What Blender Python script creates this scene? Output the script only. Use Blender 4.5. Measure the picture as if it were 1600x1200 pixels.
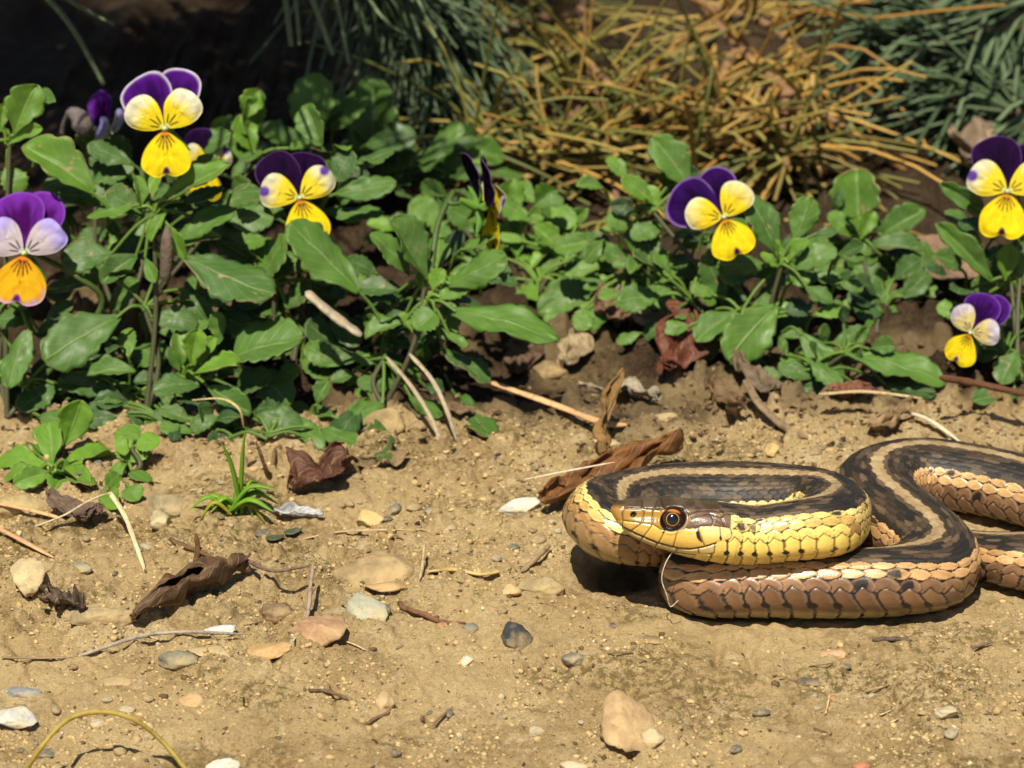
import bpy, math, random
import numpy as np
from mathutils import Vector, Matrix

for o in list(bpy.data.objects):
    bpy.data.objects.remove(o, do_unlink=True)
SC = bpy.context.scene
COL = SC.collection
CM = 0.01                      # every length below is in centimetres, the scene itself is in metres
R = math.radians
rnd = random.Random(11)
rng = np.random.default_rng(5)

# ------------------------------------------------------------------ camera, sky, sun, exposure
PITCH, DIST, LENS = R(22.0), 64.0, 100.0
CAMP = np.array([0.0, -DIST*math.cos(PITCH), DIST*math.sin(PITCH)])
cam = bpy.data.cameras.new('camera'); cam_o = bpy.data.objects.new('camera', cam); COL.objects.link(cam_o)
cam_o.location = Vector(CAMP*CM); cam_o.rotation_euler = (math.pi/2-PITCH, 0, 0)
cam.lens = LENS; cam.sensor_width = 36; cam.clip_start = 0.02; cam.clip_end = 400
cam.dof.use_dof = True; cam.dof.focus_distance = 0.527; cam.dof.aperture_fstop = 34
SC.camera = cam_o
SUN_EL, SUN_AZ = R(60), R(-14)        # azimuth measured from the camera side, towards the left
sun_from = Vector((math.sin(SUN_AZ)*math.cos(SUN_EL), -math.cos(SUN_AZ)*math.cos(SUN_EL), math.sin(SUN_EL)))
world = bpy.data.worlds.new('World'); SC.world = world; world.use_nodes = True
wn = world.node_tree.nodes; wl = world.node_tree.links
sky = wn.new('ShaderNodeTexSky'); sky.sky_type = 'NISHITA'; sky.sun_disc = False
sky.sun_elevation = SUN_EL; sky.sun_rotation = math.atan2(sun_from.x, sun_from.y)
bg = wn['Background']; bg.inputs['Strength'].default_value = 0.05
wl.new(sky.outputs['Color'], bg.inputs['Color'])
sun = bpy.data.lights.new('sun', 'SUN'); sun.energy = 5.0; sun.angle = R(0.55); sun.color = (1.0, 0.925, 0.76)
sun_o = bpy.data.objects.new('sun', sun); COL.objects.link(sun_o)
sun_o.rotation_euler = (-sun_from).to_track_quat('-Z', 'Y').to_euler(); sun_o.location = sun_from*3
SC.view_settings.view_transform = 'Standard'; SC.view_settings.look = 'None'
SC.view_settings.exposure = 0.33; SC.view_settings.gamma = 1.0
SC.cycles.use_denoising = True
SC.cycles.max_bounces = 6; SC.cycles.diffuse_bounces = 3; SC.cycles.glossy_bounces = 2; SC.cycles.transmission_bounces = 3

# ------------------------------------------------------------------ where a photograph pixel lies in the place
FPX = LENS/36.0*1600
FWD = np.array([0, math.cos(PITCH), -math.sin(PITCH)]); UPV = np.array([0, math.sin(PITCH), math.cos(PITCH)]); RGT = np.array([1.0, 0, 0])
def ray(px, row):
    d = FWD + RGT*((px-800)/FPX) - UPV*((row-600)/FPX)
    return d
def Wy(px, row, y):
    d = ray(px, row); return CAMP + d*((y-CAMP[1])/d[1])
def Wz(px, row, z):
    d = ray(px, row); return CAMP + d*((z-CAMP[2])/d[2])
def ppc(p):                                # photo pixels per centimetre at a point
    return FPX/float(np.dot(np.asarray(p)-CAMP, FWD))
def nrm(v):
    v = np.asarray(v, float); return v/(np.linalg.norm(v)+1e-12)

# ------------------------------------------------------------------ noise
def _hash(ix, iy, iz, seed):
    h = (ix.astype(np.int64)*374761393 + iy.astype(np.int64)*668265263 + iz.astype(np.int64)*2147483647 + seed*1274126177) & 0xffffffff
    h = ((h ^ (h >> 13))*1274126177) & 0xffffffff
    h = ((h ^ (h >> 16))*2246822519) & 0xffffffff
    return ((h ^ (h >> 15)) & 0xffffff)/float(0xffffff)
def vn(x, y, z=0.0, seed=0):
    x = np.asarray(x, float); y = np.asarray(y, float); z = np.zeros_like(x)+z
    ix, iy, iz = np.floor(x), np.floor(y), np.floor(z); fx, fy, fz = x-ix, y-iy, z-iz
    s = lambda t: t*t*t*(t*(t*6-15)+10)
    fx, fy, fz = s(fx), s(fy), s(fz); r = 0
    flat = bool(np.all(fz == 0))
    for dz in ((0,) if flat else (0, 1)):
        wz = 1.0 if flat else (fz if dz else 1-fz)
        for dx in (0, 1):
            for dy in (0, 1):
                r = r + (fx if dx else 1-fx)*(fy if dy else 1-fy)*wz*_hash(ix+dx, iy+dy, iz+dz, seed)
    return r*2-1
def fbm(x, y, z=0.0, oct=4, seed=0, gain=0.5):
    a, f, r = 1.0, 1.0, 0.0
    for i in range(oct):
        r = r + a*vn(np.asarray(x)*f+i*17.3, np.asarray(y)*f-i*9.1, np.asarray(z)*f, seed+i); a *= gain; f *= 2.03
    return r
def worley(x, y, seed=0):
    ix, iy = np.floor(x), np.floor(y); best = np.full(np.shape(x), 9.0); cid = np.zeros(np.shape(x))
    for dx in (-1, 0, 1):
        for dy in (-1, 0, 1):
            cx, cy = ix+dx, iy+dy
            jx, jy = cx+_hash(cx, cy, cx*0, seed), cy+_hash(cx, cy, cx*0, seed+7)
            d = np.hypot(x-jx, y-jy); m = d < best
            best = np.where(m, d, best); cid = np.where(m, _hash(cx, cy, cx*0, seed+13), cid)
    return best, cid
def sst(a, b, x):
    t = np.clip((np.asarray(x, float)-a)/(b-a), 0, 1); return t*t*(3-2*t)

# ------------------------------------------------------------------ meshes and tags
def mesh_data(name, V, F, mat=None, attrs=None, smooth=True):
    V = np.asarray(V, np.float32)*CM
    me = bpy.data.meshes.new(name)
    if isinstance(F, np.ndarray):
        k = F.shape[1]
        me.vertices.add(len(V)); me.vertices.foreach_set('co', V.ravel())
        me.loops.add(F.size); me.loops.foreach_set('vertex_index', F.astype(np.int32).ravel())
        me.polygons.add(len(F)); me.polygons.foreach_set('loop_start', np.arange(0, F.size, k, dtype=np.int32))
        me.polygons.foreach_set('loop_total', np.full(len(F), k, np.int32))
        me.update(calc_edges=True)
    else:
        me.from_pydata([tuple(v) for v in V.tolist()], [], F)
    if smooth:
        me.polygons.foreach_set('use_smooth', np.ones(len(me.polygons), bool))
    for n, a in (attrs or {}).items():
        a = np.asarray(a, np.float32)
        if a.shape[1] == 3: a = np.c_[a, np.ones(len(a), np.float32)]
        at = me.attributes.new(n, 'FLOAT_COLOR', 'POINT'); at.data.foreach_set('color', a.ravel())
    if mat: me.materials.append(mat)
    me.update()
    return me
def add_obj(name, me, parent=None, matrix=None, color=None):
    o = bpy.data.objects.new(name, me); COL.objects.link(o)
    if parent is not None: o.parent = parent
    if matrix is not None: o.matrix_basis = matrix
    if color is not None: o.color = tuple(color)+(1.0,)*(4-len(color))
    return o
def tag(o, label=None, cat=None, group=None, kind=None):
    if label: o['label'] = label
    if cat: o['category'] = cat
    if group: o['group'] = group
    if kind: o['kind'] = kind
    return o
def empty(name, loc):
    o = bpy.data.objects.new(name, None); COL.objects.link(o); o.location = Vector(np.asarray(loc)*CM)
    o.empty_display_size = 0.01
    return o
class MB:                                  # collects pieces that belong to ONE mesh
    def __init__(s): s.V = []; s.F = []; s.C = []; s.n = 0
    def add(s, V, F, c=None):
        V = np.asarray(V, float); F = np.asarray(F, np.int64)
        s.V.append(V); s.F.append(F+s.n); s.n += len(V)
        if c is not None:
            c = np.asarray(c, float); s.C.append(np.tile(c, (len(V), 1)) if c.ndim == 1 else c)
    def data(s, name, mat, off=(0, 0, 0), smooth=True):
        V = np.concatenate(s.V)-np.asarray(off); F = np.concatenate(s.F)
        at = {'col': np.concatenate(s.C)} if s.C else None
        return mesh_data(name, V, F, mat, at, smooth)
def grid_faces(n, m, close=False):         # n rows of m points
    i = np.arange(n-1)[:, None]; j = np.arange(m if close else m-1)[None]
    a = i*m+j; b = i*m+(j+1) % m
    return np.stack([a, b, b+m, a+m], -1).reshape(-1, 4)
def frames(P):
    P = np.asarray(P, float); T = np.gradient(P, axis=0); T /= np.linalg.norm(T, axis=1)[:, None]+1e-9
    n = np.array([0, 0, 1.0]) if abs(T[0][2]) < .9 else np.array([1.0, 0, 0])
    N = []
    for t in T:
        n = nrm(n-t*np.dot(n, t)); N.append(n)
    N = np.array(N); return T, N, np.cross(T, N)
def tube(P, rad, k=6, flat=1.0):
    P = np.asarray(P, float); rad = np.broadcast_to(np.asarray(rad, float), (len(P),))
    T, N, B = frames(P); a = np.linspace(0, 2*math.pi, k, endpoint=False)
    V = P[:, None]+(N[:, None]*np.cos(a)[None, :, None]*flat+B[:, None]*np.sin(a)[None, :, None])*rad[:, None, None]
    F = grid_faces(len(P), k, True)
    n = len(P)*k; V = np.vstack([V.reshape(-1, 3), P[0]-T[0]*rad[0]*.4, P[-1]+T[-1]*rad[-1]*.4])
    j = np.arange(k); jn = (j+1) % k
    caps = np.vstack([np.stack([jn, j, np.full(k, n), np.full(k, n)], 1), np.stack([(len(P)-1)*k+j, (len(P)-1)*k+jn, np.full(k, n+1), np.full(k, n+1)], 1)])
    return V, F, caps
def add_tube(mb, P, rad, k=6, c=None, flat=1.0):
    V, F, caps = tube(P, rad, k, flat)
    mb.add(V, F, c)
    # caps are triangles: written as quads with a tiny centre pair
    n0 = mb.n
    Vc = []; Fc = []
    for q in (0, 1):
        ring = V[:k] if q == 0 else V[(len(P)-1)*k:len(P)*k]; ctr = V[len(P)*k+q]
        Vc += [*ring, *(ctr+(ring-ctr)*.02)]
        b = q*2*k
        for j in range(k):
            jn = (j+1) % k
            Fc.append((b+jn, b+j, b+k+j, b+k+jn) if q == 0 else (b+j, b+jn, b+k+jn, b+k+j))
    mb.add(np.array(Vc), np.array(Fc), c if (c is None or np.ndim(c) == 1) else np.mean(c, 0))
def spline(P, n):
    P = np.asarray(P, float); m = len(P)
    Q = np.vstack([2*P[0]-P[1], P, 2*P[-1]-P[-2]])
    seg = np.sqrt(np.linalg.norm(np.diff(P[:, :3], axis=0), axis=1))+1e-6
    tk = np.r_[0, np.cumsum(seg)]; t = np.linspace(0, tk[-1], n)
    i = np.clip(np.searchsorted(tk, t, side='right')-1, 0, m-2)
    u = ((t-tk[i])/seg[i])[:, None]
    # non-uniform tangents
    tang = np.zeros_like(P)
    for a in range(m):
        if a == 0: tang[a] = (P[1]-P[0])/seg[0]
        elif a == m-1: tang[a] = (P[-1]-P[-2])/seg[-1]
        else: tang[a] = ((P[a]-P[a-1])/seg[a-1]*seg[a]+(P[a+1]-P[a])/seg[a]*seg[a-1])/(seg[a]+seg[a-1])
    h = seg[i][:, None]; a, b = P[i], P[i+1]
    return (2*u**3-3*u**2+1)*a+(u**3-2*u**2+u)*h*tang[i]+(-2*u**3+3*u**2)*b+(u**3-u**2)*h*tang[i+1]

# ------------------------------------------------------------------ materials
class NT:
    def __init__(s, name):
        s.m = bpy.data.materials.new(name); s.m.use_nodes = True
        s.n = s.m.node_tree.nodes; s.l = s.m.node_tree.links
        s.p = s.n['Principled BSDF']; s.out = s.n['Material Output']
        s.tc = s.n.new('ShaderNodeTexCoord')
    def node(s, t, **kw):
        x = s.n.new(t)
        for k, v in kw.items(): setattr(x, k, v)
        return x
    def set(s, inp, v):
        if hasattr(v, 'is_linked') or isinstance(v, bpy.types.NodeSocket): s.l.new(v, inp)
        else: inp.default_value = v
    def noise(s, scale, detail=5, rough=.6, vec=None, dist=0):
        x = s.node('ShaderNodeTexNoise'); x.inputs['Scale'].default_value = scale; x.inputs['Detail'].default_value = detail
        x.inputs['Roughness'].default_value = rough; x.inputs['Distortion'].default_value = dist
        s.l.new(vec or s.tc.outputs['Object'], x.inputs['Vector']); return x.outputs['Fac']
    def ramp(s, f, a, b, lo=0.0, hi=1.0):
        x = s.node('ShaderNodeMapRange'); x.interpolation_type = 'SMOOTHSTEP'
        s.set(x.inputs['Value'], f); x.inputs['From Min'].default_value = a; x.inputs['From Max'].default_value = b
        x.inputs['To Min'].default_value = lo; x.inputs['To Max'].default_value = hi; return x.outputs['Result']
    def mix(s, f, a, b, mode='MIX'):
        x = s.node('ShaderNodeMix', data_type='RGBA', blend_type=mode)
        s.set(x.inputs[0], f)
        for i, v in ((6, a), (7, b)):
            if isinstance(v, (tuple, list)): x.inputs[i].default_value = (*v, 1.0)[:4]
            else: s.l.new(v, x.inputs[i])
        return x.outputs[2]
    def math(s, op, a, b=0.0):
        x = s.node('ShaderNodeMath', operation=op); s.set(x.inputs[0], a); s.set(x.inputs[1], b); return x.outputs[0]
    def attr(s, name):
        x = s.node('ShaderNodeAttribute'); x.attribute_name = name; return x
    def sep(s, c):
        x = s.node('ShaderNodeSeparateColor'); s.l.new(c, x.inputs[0]); return x.outputs
    def bump(s, h, strength=.5, dist=.0005, prev=None):
        x = s.node('ShaderNodeBump'); x.inputs['Strength'].default_value = strength; x.inputs['Distance'].default_value = dist
        s.l.new(h, x.inputs['Height'])
        if prev: s.l.new(prev, x.inputs['Normal'])
        return x.outputs['Normal']
    def done(s, color, rough=.8, normal=None, spec=.3, trans=0.0, tcol=None):
        s.set(s.p.inputs['Base Color'], (*color, 1)[:4] if isinstance(color, tuple) else color)
        s.set(s.p.inputs['Roughness'], rough); s.set(s.p.inputs['Specular IOR Level'], spec)
        if normal: s.l.new(normal, s.p.inputs['Normal'])
        if trans:
            t = s.node('ShaderNodeBsdfTranslucent')
            c = tcol if tcol is not None else color
            s.set(t.inputs['Color'], (*c, 1)[:4] if isinstance(c, tuple) else c)
            if normal: s.l.new(normal, t.inputs['Normal'])
            mx = s.node('ShaderNodeMixShader'); mx.inputs[0].default_value = trans
            s.l.new(s.p.outputs[0], mx.inputs[1]); s.l.new(t.outputs[0], mx.inputs[2]); s.l.new(mx.outputs[0], s.out.inputs['Surface'])
        return s.m

def mat_soil():
    n = NT('sandy_soil'); a = n.sep(n.attr('col').outputs['Color'])     # r: humus with shade painted in, g: moss, b: smooth silt
    big = n.noise(45, 6, .6); mid = n.noise(220, 6, .65); fine = n.noise(1500, 4, .7)
    c = n.mix(n.ramp(big, .35, .66), (.46, .315, .145), (.64, .475, .245))
    c = n.mix(n.ramp(mid, .53, .70, 0, .8), c, (.25, .16, .072))
    c = n.mix(n.ramp(mid, .46, .30), c, (.66, .52, .30))
    c = n.mix(n.ramp(fine, .53, .68, 0, .85), c, (.18, .12, .06))
    c = n.mix(n.ramp(fine, .44, .28, 0, .7), c, (.74, .62, .42))
    c = n.mix(n.math('MULTIPLY', a[2], n.ramp(mid, .3, .7, .3, .7)), c, (.60, .435, .215))
    mo = n.math('MULTIPLY', a[1], n.ramp(n.noise(650, 6, .75), .44, .58))
    c = n.mix(mo, c, (.16, .115, .034))
    hu_shade = n.math('MULTIPLY', a[0], n.ramp(n.noise(90, 5, .7), .25, .55, .82, 1.0))
    c = n.mix(hu_shade, c, n.mix(n.ramp(fine, .35, .65), (.028, .017, .010), (.085, .053, .030)))  # darkest soil tone: humus and the shade painted under the plants
    nb = n.bump(n.noise(480, 8, .75), .75, .0021)
    nb = n.bump(n.noise(2100, 4, .7), .8, .0008, nb)
    return n.done(c, .93, nb, .15)
def mat_vcol(name, rough=.8, spec=.3, scale=900, bstr=.4, bdist=.0004, var=.35, trans=0.0, dark=(.02, .014, .008)):
    n = NT(name); c = n.attr('col').outputs['Color']
    f = n.noise(scale, 5, .65)
    c2 = n.mix(n.ramp(f, .45, .75, 0, var), c, dark)
    return n.done(c2, rough, n.bump(n.noise(scale*1.7, 4, .6), bstr, bdist), spec, trans)
def mat_stone():
    n = NT('stone'); oc = n.node('ShaderNodeObjectInfo')
    f1 = n.noise(160, 6, .65); f2 = n.noise(900, 5, .7)
    c = n.mix(n.ramp(f1, .3, .7), n.mix(.45, oc.outputs['Color'], (0, 0, 0)), oc.outputs['Color'])
    c = n.mix(n.ramp(f1, .44, .70, 0, .75), c, (.46, .33, .16))            # soil dust
    c = n.mix(n.ramp(f2, .55, .75, 0, .55), c, (.12, .08, .04))
    nb = n.bump(f1, .5, .0012); nb = n.bump(f2, .55, .0004, nb)
    return n.done(c, .82, nb, .25)
def mat_leaf():
    n = NT('viola_leaf'); oi = n.node('ShaderNodeObjectInfo'); oc = n.sep(oi.outputs['Color'])   # r: freshness, g: spots
    uv = n.sep(n.attr('col').outputs['Color'])                     # r along, g across (0.5 = midrib), b: edge distance
    v = n.math('ABSOLUTE', n.math('SUBTRACT', uv[1], .5))
    rv = n.math('MULTIPLY', oi.outputs['Random'], .25)
    base = n.mix(n.math('ADD', n.math('MULTIPLY', oc[0], .85), rv), (.015, .052, .019), (.155, .32, .016))
    base = n.mix(n.ramp(n.noise(260, 4, .6), .3, .7, .05, .55), base, n.mix(.5, base, (.10, .155, .085)))
    mid = n.ramp(v, .035, .008)
    w = n.node('ShaderNodeTexWave'); w.wave_type = 'BANDS'; w.inputs['Scale'].default_value = 1.0; w.inputs['Distortion'].default_value = 0
    cmb = n.node('ShaderNodeCombineXYZ')
    n.set(cmb.inputs[0], n.math('MULTIPLY', n.math('SUBTRACT', uv[0], n.math('MULTIPLY', v, .75)), 2.1)); n.l.new(cmb.outputs[0], w.inputs['Vector'])
    side = n.ramp(w.outputs['Fac'], .90, .99, 0, .22)
    ribc = n.mix(.55, base, (.30, .40, .13))
    c = n.mix(n.math('MAXIMUM', n.math('MULTIPLY', mid, .8), side), base, ribc)
    net = n.node('ShaderNodeTexVoronoi'); net.feature = 'DISTANCE_TO_EDGE'; net.inputs['Scale'].default_value = 900
    n.l.new(n.tc.outputs['Object'], net.inputs['Vector'])
    sp = n.math('MULTIPLY', n.ramp(n.noise(330, 3, .6), .66, .72), oc[1])
    c = n.mix(sp, c, (.34, .25, .12))
    ed = n.math('MULTIPLY', n.ramp(uv[2], .93, .99), n.math('MULTIPLY', oc[1], n.ramp(n.noise(150, 3), .5, .6)))
    c = n.mix(ed, c, (.36, .26, .13))
    geo = n.node('ShaderNodeNewGeometry')
    c = n.mix(n.math('MULTIPLY', geo.outputs['Backfacing'], 0.0), c, c)
    nb = n.bump(side, .35, -.0004); nb = n.bump(n.noise(700, 4, .6), .35, .0003, nb); nb = n.bump(mid, .5, -.0005, nb)
    return n.done(c, n.ramp(n.noise(400, 3), .3, .7, .40, .58), nb, .42, .19, n.mix(.3, c, (.32, .45, .02)))
def mat_petal():
    n = NT('viola_petal'); c = n.attr('col').outputs['Color']
    c = n.mix(n.ramp(n.noise(800, 4, .6), .4, .8, 0, .10), c, (.02, .0, .03))
    return n.done(c, .75, n.bump(n.noise(600, 4, .6), .25, .0003), .06, .30)
def mat_snake():
    n = NT('snake_skin'); a = n.attr('col'); c = a.outputs['Color']
    c = n.mix(n.ramp(n.noise(1100, 4, .65), .48, .8, 0, .35), c, n.mix(.65, c, (.01, .008, .006)))
    nb = n.bump(n.noise(1900, 3, .6), .22, .00022)
    return n.done(c, a.outputs['Alpha'], nb, .5)
def mat_deadleaf():
    n = NT('dead_leaf'); oc = n.node('ShaderNodeObjectInfo').outputs['Color']
    uv = n.sep(n.attr('col').outputs['Color']); v = n.math('ABSOLUTE', n.math('SUBTRACT', uv[1], .5))
    c = n.mix(n.ramp(n.noise(190, 6, .7), .3, .7), n.mix(.62, oc, (.015, .008, .004)), oc)
    c = n.mix(n.ramp(n.noise(800, 4, .7), .58, .76, 0, .5), c, (.40, .28, .14))
    w = n.node('ShaderNodeTexWave'); w.inputs['Scale'].default_value = 1.0; cmb = n.node('ShaderNodeCombineXYZ')
    n.set(cmb.inputs[0], n.math('MULTIPLY', n.math('SUBTRACT', uv[0], n.math('MULTIPLY', v, .8)), 2.4)); n.l.new(cmb.outputs[0], w.inputs['Vector'])
    vein = n.math('MAXIMUM', n.ramp(w.outputs['Fac'], .93, .99), n.ramp(v, .03, .01))
    c = n.mix(n.math('MULTIPLY', vein, .35), c, (.42, .27, .13))
    nb = n.bump(vein, .6, .0006); nb = n.bump(n.noise(500, 5, .7), .6, .0007, nb)
    return n.done(c, .55, nb, .35, .16)

M_SOIL = mat_soil(); M_STONE = mat_stone(); M_LEAF = mat_leaf(); M_PETAL = mat_petal(); M_SNAKE = mat_snake(); M_DEAD = mat_deadleaf()
M_CRUMB = mat_vcol('soil_crumb', .95, .1, 1200, .6, .0004, .3)
M_STEM = mat_vcol('green_stem', .5, .35, 700, .3, .0003, .25, .12)
M_STRAW = mat_vcol('dry_straw', .6, .3, 900, .5, .0003, .5)
M_NEEDLE = mat_vcol('pine_needle', .5, .4, 600, .3, .0003, .3, .10)
M_TWIG = mat_vcol('twig_bark', .85, .2, 700, .8, .0006, .6)
M_GRASS = mat_vcol('grass_blade', .45, .4, 600, .3, .0002, .2, .25)
# ------------------------------------------------------------------ the snake's course (used by the ground as well)
Z8 = lambda X: 940+X/7.27           # head drawing units -> photo column / row
R8 = lambda Y: 740+Y/7.27
HEAD = np.array([   # X, top, bottom, half width in cm
    (154, 462, 508, .07), (157, 418, 548, .16), (164, 376, 574, .235), (182, 342, 590, .30), (215, 318, 606, .345), (265, 297, 634, .38), (335, 280, 680, .42),
    (450, 265, 754, .475), (600, 257, 822, .525), (750, 262, 868, .59), (900, 282, 908, .65), (1100, 305, 962, .70), (1300, 322, 995, .71),
    (1500, 345, 1018, .68), (1750, 368, 1034, .64)], float)
NK = -11.95
ctrl = []      # x y z  half-height half-width  k(roll away from the camera)  exponent  headX
for X, t, b, hw in HEAD:
    p = Wy(Z8(X), R8((t+b)/2), NK); hh = (b-t)/2/7.27/ppc(p)
    ctrl.append([*p, hh, hw, .40, 0.0, X])
HX = 1750
def body(px, row, z, rpx, k, flat=1.10, X=1e4, kx=0.0):
    p = Wz(px, row, z); r = rpx/ppc(p)
    ctrl.append([*p, r*(2-flat), r*flat, k, kx, X])
p = Wy(1235, 832, NK); ctrl.append([*p, .57, .63, .42, 0.0, 2200])
p = Wy(1282, 825, -11.75); ctrl.append([*p, .60, .65, .36, 0.0, 2600])
p = Wy(1301, 813, -11.1); ctrl.append([*p, .62, .66, .15, 0.0, 3000])
body(1303, 798, 1.50, 51, .0); body(1278, 786, 1.28, 54, -.1); body(1205, 782, 1.12, 58, -.15); body(1110, 781, 1.05, 59, -.15)
body(1025, 786, 1.06, 59, .0, kx=.2); body(962, 799, 1.12, 57, .25, kx=.55); body(941, 816, 1.20, 57, .3, kx=.75); body(956, 831, 1.22, 57, .35, kx=.5); body(1005, 832, 1.18, 57, .0)
body(1065, 834, 1.0, 50, 0); body(1135, 842, .72, 44, 0); body(1175, 852, .56, 43, 0); body(1165, 872, .50, 45, .0); body(1125, 890, .53, 53, .1)
body(1094, 903, .60, 60, .25, 1.06); body(1110, 912, .63, 62, .35, 1.08); body(1180, 914, .65, 63, .50); body(1300, 915, .66, 63, .50); body(1395, 911, .67, 63, .42)
body(1445, 899, .68, 63, .18); body(1463, 880, .69, 62, 0); body(1452, 856, .70, 62, -.1); body(1412, 823, .71, 62, -.1); body(1375, 792, .71, 62, 0)
body(1368, 768, .71, 61, 0); body(1388, 750, .70, 60, .05); body(1440, 741, .70, 59, .05); body(1520, 750, .70, 58, .05); body(1600, 768, .70, 57, .05)
body(1690, 800, .68, 57, 0); body(1762, 846, .66, 56, 0); body(1768, 878, .64, 55, .1); body(1700, 885, .62, 54, .2); body(1612, 879, .60, 52, .2)
body(1552, 870, .48, 42, .1); body(1512, 856, .34, 30, 0); body(1482, 838, .22, 17, 0); body(1462, 822, .12, 7, 0)
ctrl = np.array(ctrl)
_S = spline(ctrl, 5200)
_s = np.r_[0, np.cumsum(np.linalg.norm(np.diff(_S[:, :3], axis=0), axis=1))]
XH = np.interp(np.linspace(0, 1, 5200), np.linspace(0, 1, 5200), _S[:, 7])
SPATH = _S[:, :7]; SLEN = _s

# ------------------------------------------------------------------ ground height
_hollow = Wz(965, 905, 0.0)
def H(x, y):
    x = np.asarray(x, float); y = np.asarray(y, float)
    calm = np.exp(-(((x-7.0)/6.5)**2+((y+9.3)/3.4)**2)**2)                # the trodden hollow the snake lies in
    rough = np.clip(sst(-7, 1, y+.8*fbm(x/4, y/4, seed=3))+.45*sst(1, -3, x)*sst(-15, -11, y), 0, 1.2)                         # cloddier towards the plants
    lw = fbm(x/6.5, y/6.5, oct=2, seed=21)*.20*(1-.8*calm)
    md = fbm(x/1.5, y/1.5, oct=3, seed=31)*(.10+.15*rough)*(1-.75*calm)
    d, cid = worley(x/.62+.3*fbm(x*1.5, y*1.5, oct=2, seed=4), y/.62, 5)
    cl = (sst(.5, .22, d)*(cid > .5))*(.09+.22*rough)*(.4+.9*cid)*(1-.85*calm)*sst(-.5, .3, fbm(x/2.4, y/2.4, seed=78)+.2*rough)
    d2, c2 = worley(x/.24, y/.24, 15)
    cl2 = sst(.5, .2, d2)*(c2 > .5)*(.05+.07*rough)*(1-.5*calm)*sst(-.3, .4, fbm(x/3, y/3, seed=77)+.25)
    fn = fbm(x/.33, y/.33, oct=3, seed=41)*(.062+.03*rough)
    gully = -.13*sst(.14, .0, np.abs(fbm(x/3.1, y/3.1, oct=3, seed=51)))*(1-calm)
    bank = .35*sst(-1, 6, y)+.25*sst(-1, 4, x*-.12+y-3)
    hol = -.30*np.exp(-(((x-_hollow[0])/.9)**2+((y-_hollow[1])/.55)**2))
    return lw+md+cl+cl2+fn+gully+bank+hol
_hx = np.arange(-16, 16.01, .05); _hy = np.arange(-20, 12.01, .05); _HZ = H(*np.meshgrid(_hx, _hy))
def hzv(x, y):                              # fast look-up of the same height
    fx = np.clip((np.asarray(x, float)+16)/.05, 0, len(_hx)-1.001); fy = np.clip((np.asarray(y, float)+20)/.05, 0, len(_hy)-1.001)
    i = fx.astype(int); j = fy.astype(int); u = fx-i; v = fy-j
    return (_HZ[j, i]*(1-u)+_HZ[j, i+1]*u)*(1-v)+(_HZ[j+1, i]*(1-u)+_HZ[j+1, i+1]*u)*v
def hz(x, y): return float(hzv(np.array([x]), np.array([y]))[0]) if -16 < x < 16 and -20 < y < 12 else float(H(np.array([x]), np.array([y]))[0])
def G(px, row):                             # the ground point seen at a pixel
    z = 0.0
    for i in range(5):
        p = Wz(px, row, z); z = .5*z+.5*hz(p[0], p[1])
    p = Wz(px, row, z); p[2] = hz(p[0], p[1]); return p
def axis_pts(a, b, step, far):
    m = np.arange(a, b+1e-6, step); out = [b]; s = step
    while out[-1] < far: s *= 1.16; out.append(out[-1]+s)
    inn = [a]; s = step
    while inn[-1] > -far: s *= 1.16; inn.append(inn[-1]-s)
    return np.r_[np.array(inn[:0:-1]), m, np.array(out[1:])]
gx = axis_pts(-11.2, 11.6, .052, 4000); gy = axis_pts(-17.6, 4.2, .052, 4000)
X, Y = np.meshgrid(gx, gy); X = X.ravel(); Y = Y.ravel()
Z = H(X, Y)
Z = np.where(np.hypot(X, Y) > 60, Z*.5, Z)
near = (X > 1) & (X < 13.5) & (Y > -13.5) & (Y < -4.5)
idx = np.nonzero(near)[0]; sp = SPATH[::14]
for c in np.array_split(idx, 40):
    d2 = (X[c][:, None]-sp[None, :, 0])**2+(Y[c][:, None]-sp[None, :, 1])**2
    q = np.clip(1-d2/(sp[None, :, 4]**2*1.02), 0, 1)
    bot = np.where(q > 0, sp[None, :, 2]-sp[None, :, 3]*np.sqrt(q)+.02, 9.0).min(1)
    Z[c] = np.minimum(Z[c], bot)
hum_shade = sst(-3.0, -.4, Y+1.3*fbm(X/3.0, Y/3.0, oct=3, seed=61)-.6*sst(2, 6, X))  # real humus, plus shade beneath the plants put into the soil colour
hum_shade = np.clip(hum_shade*(.70+.4*sst(-.4, .4, fbm(X/1.6, Y/1.6, oct=2, seed=63))) + sst(5, 12, Y), 0, 1)  # far soil goes fully dark, in part painted shade behind the plants
hum_shade = np.clip(hum_shade+.9*np.exp(-(((X-_hollow[0]-.1)/.85)**2+((Y-_hollow[1]-.25)/.6)**2)**2), 0, 1)  # extra dark patch around the hollow below the raised coil
moss = .8*sst(.25, .8, fbm(X/2.6, Y/1.6, oct=3, seed=71)+.35*np.exp(-(((X-5)/5)**2+((Y+13.6)/2.2)**2))+.5*np.exp(-(((X-7.2)/3.4)**2+((Y+15.4)/1.5)**2))+.25*np.exp(-(((X-1.8)/1.6)**2+((Y+11)/1.2)**2)))
silt = sst(-.1, .5, fbm(X/3.3, Y/2.2, oct=2, seed=81)+.35*np.exp(-(((X+1)/4)**2+((Y+13.5)/2.2)**2)))
ground = add_obj('ground', mesh_data('ground', np.c_[X, Y, Z], grid_faces(len(gy), len(gx)), M_SOIL, {'col': np.c_[hum_shade, moss, silt]}))
tag(ground, 'dry crumbly sandy soil, darker under the plants', None, None, 'structure')

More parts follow.
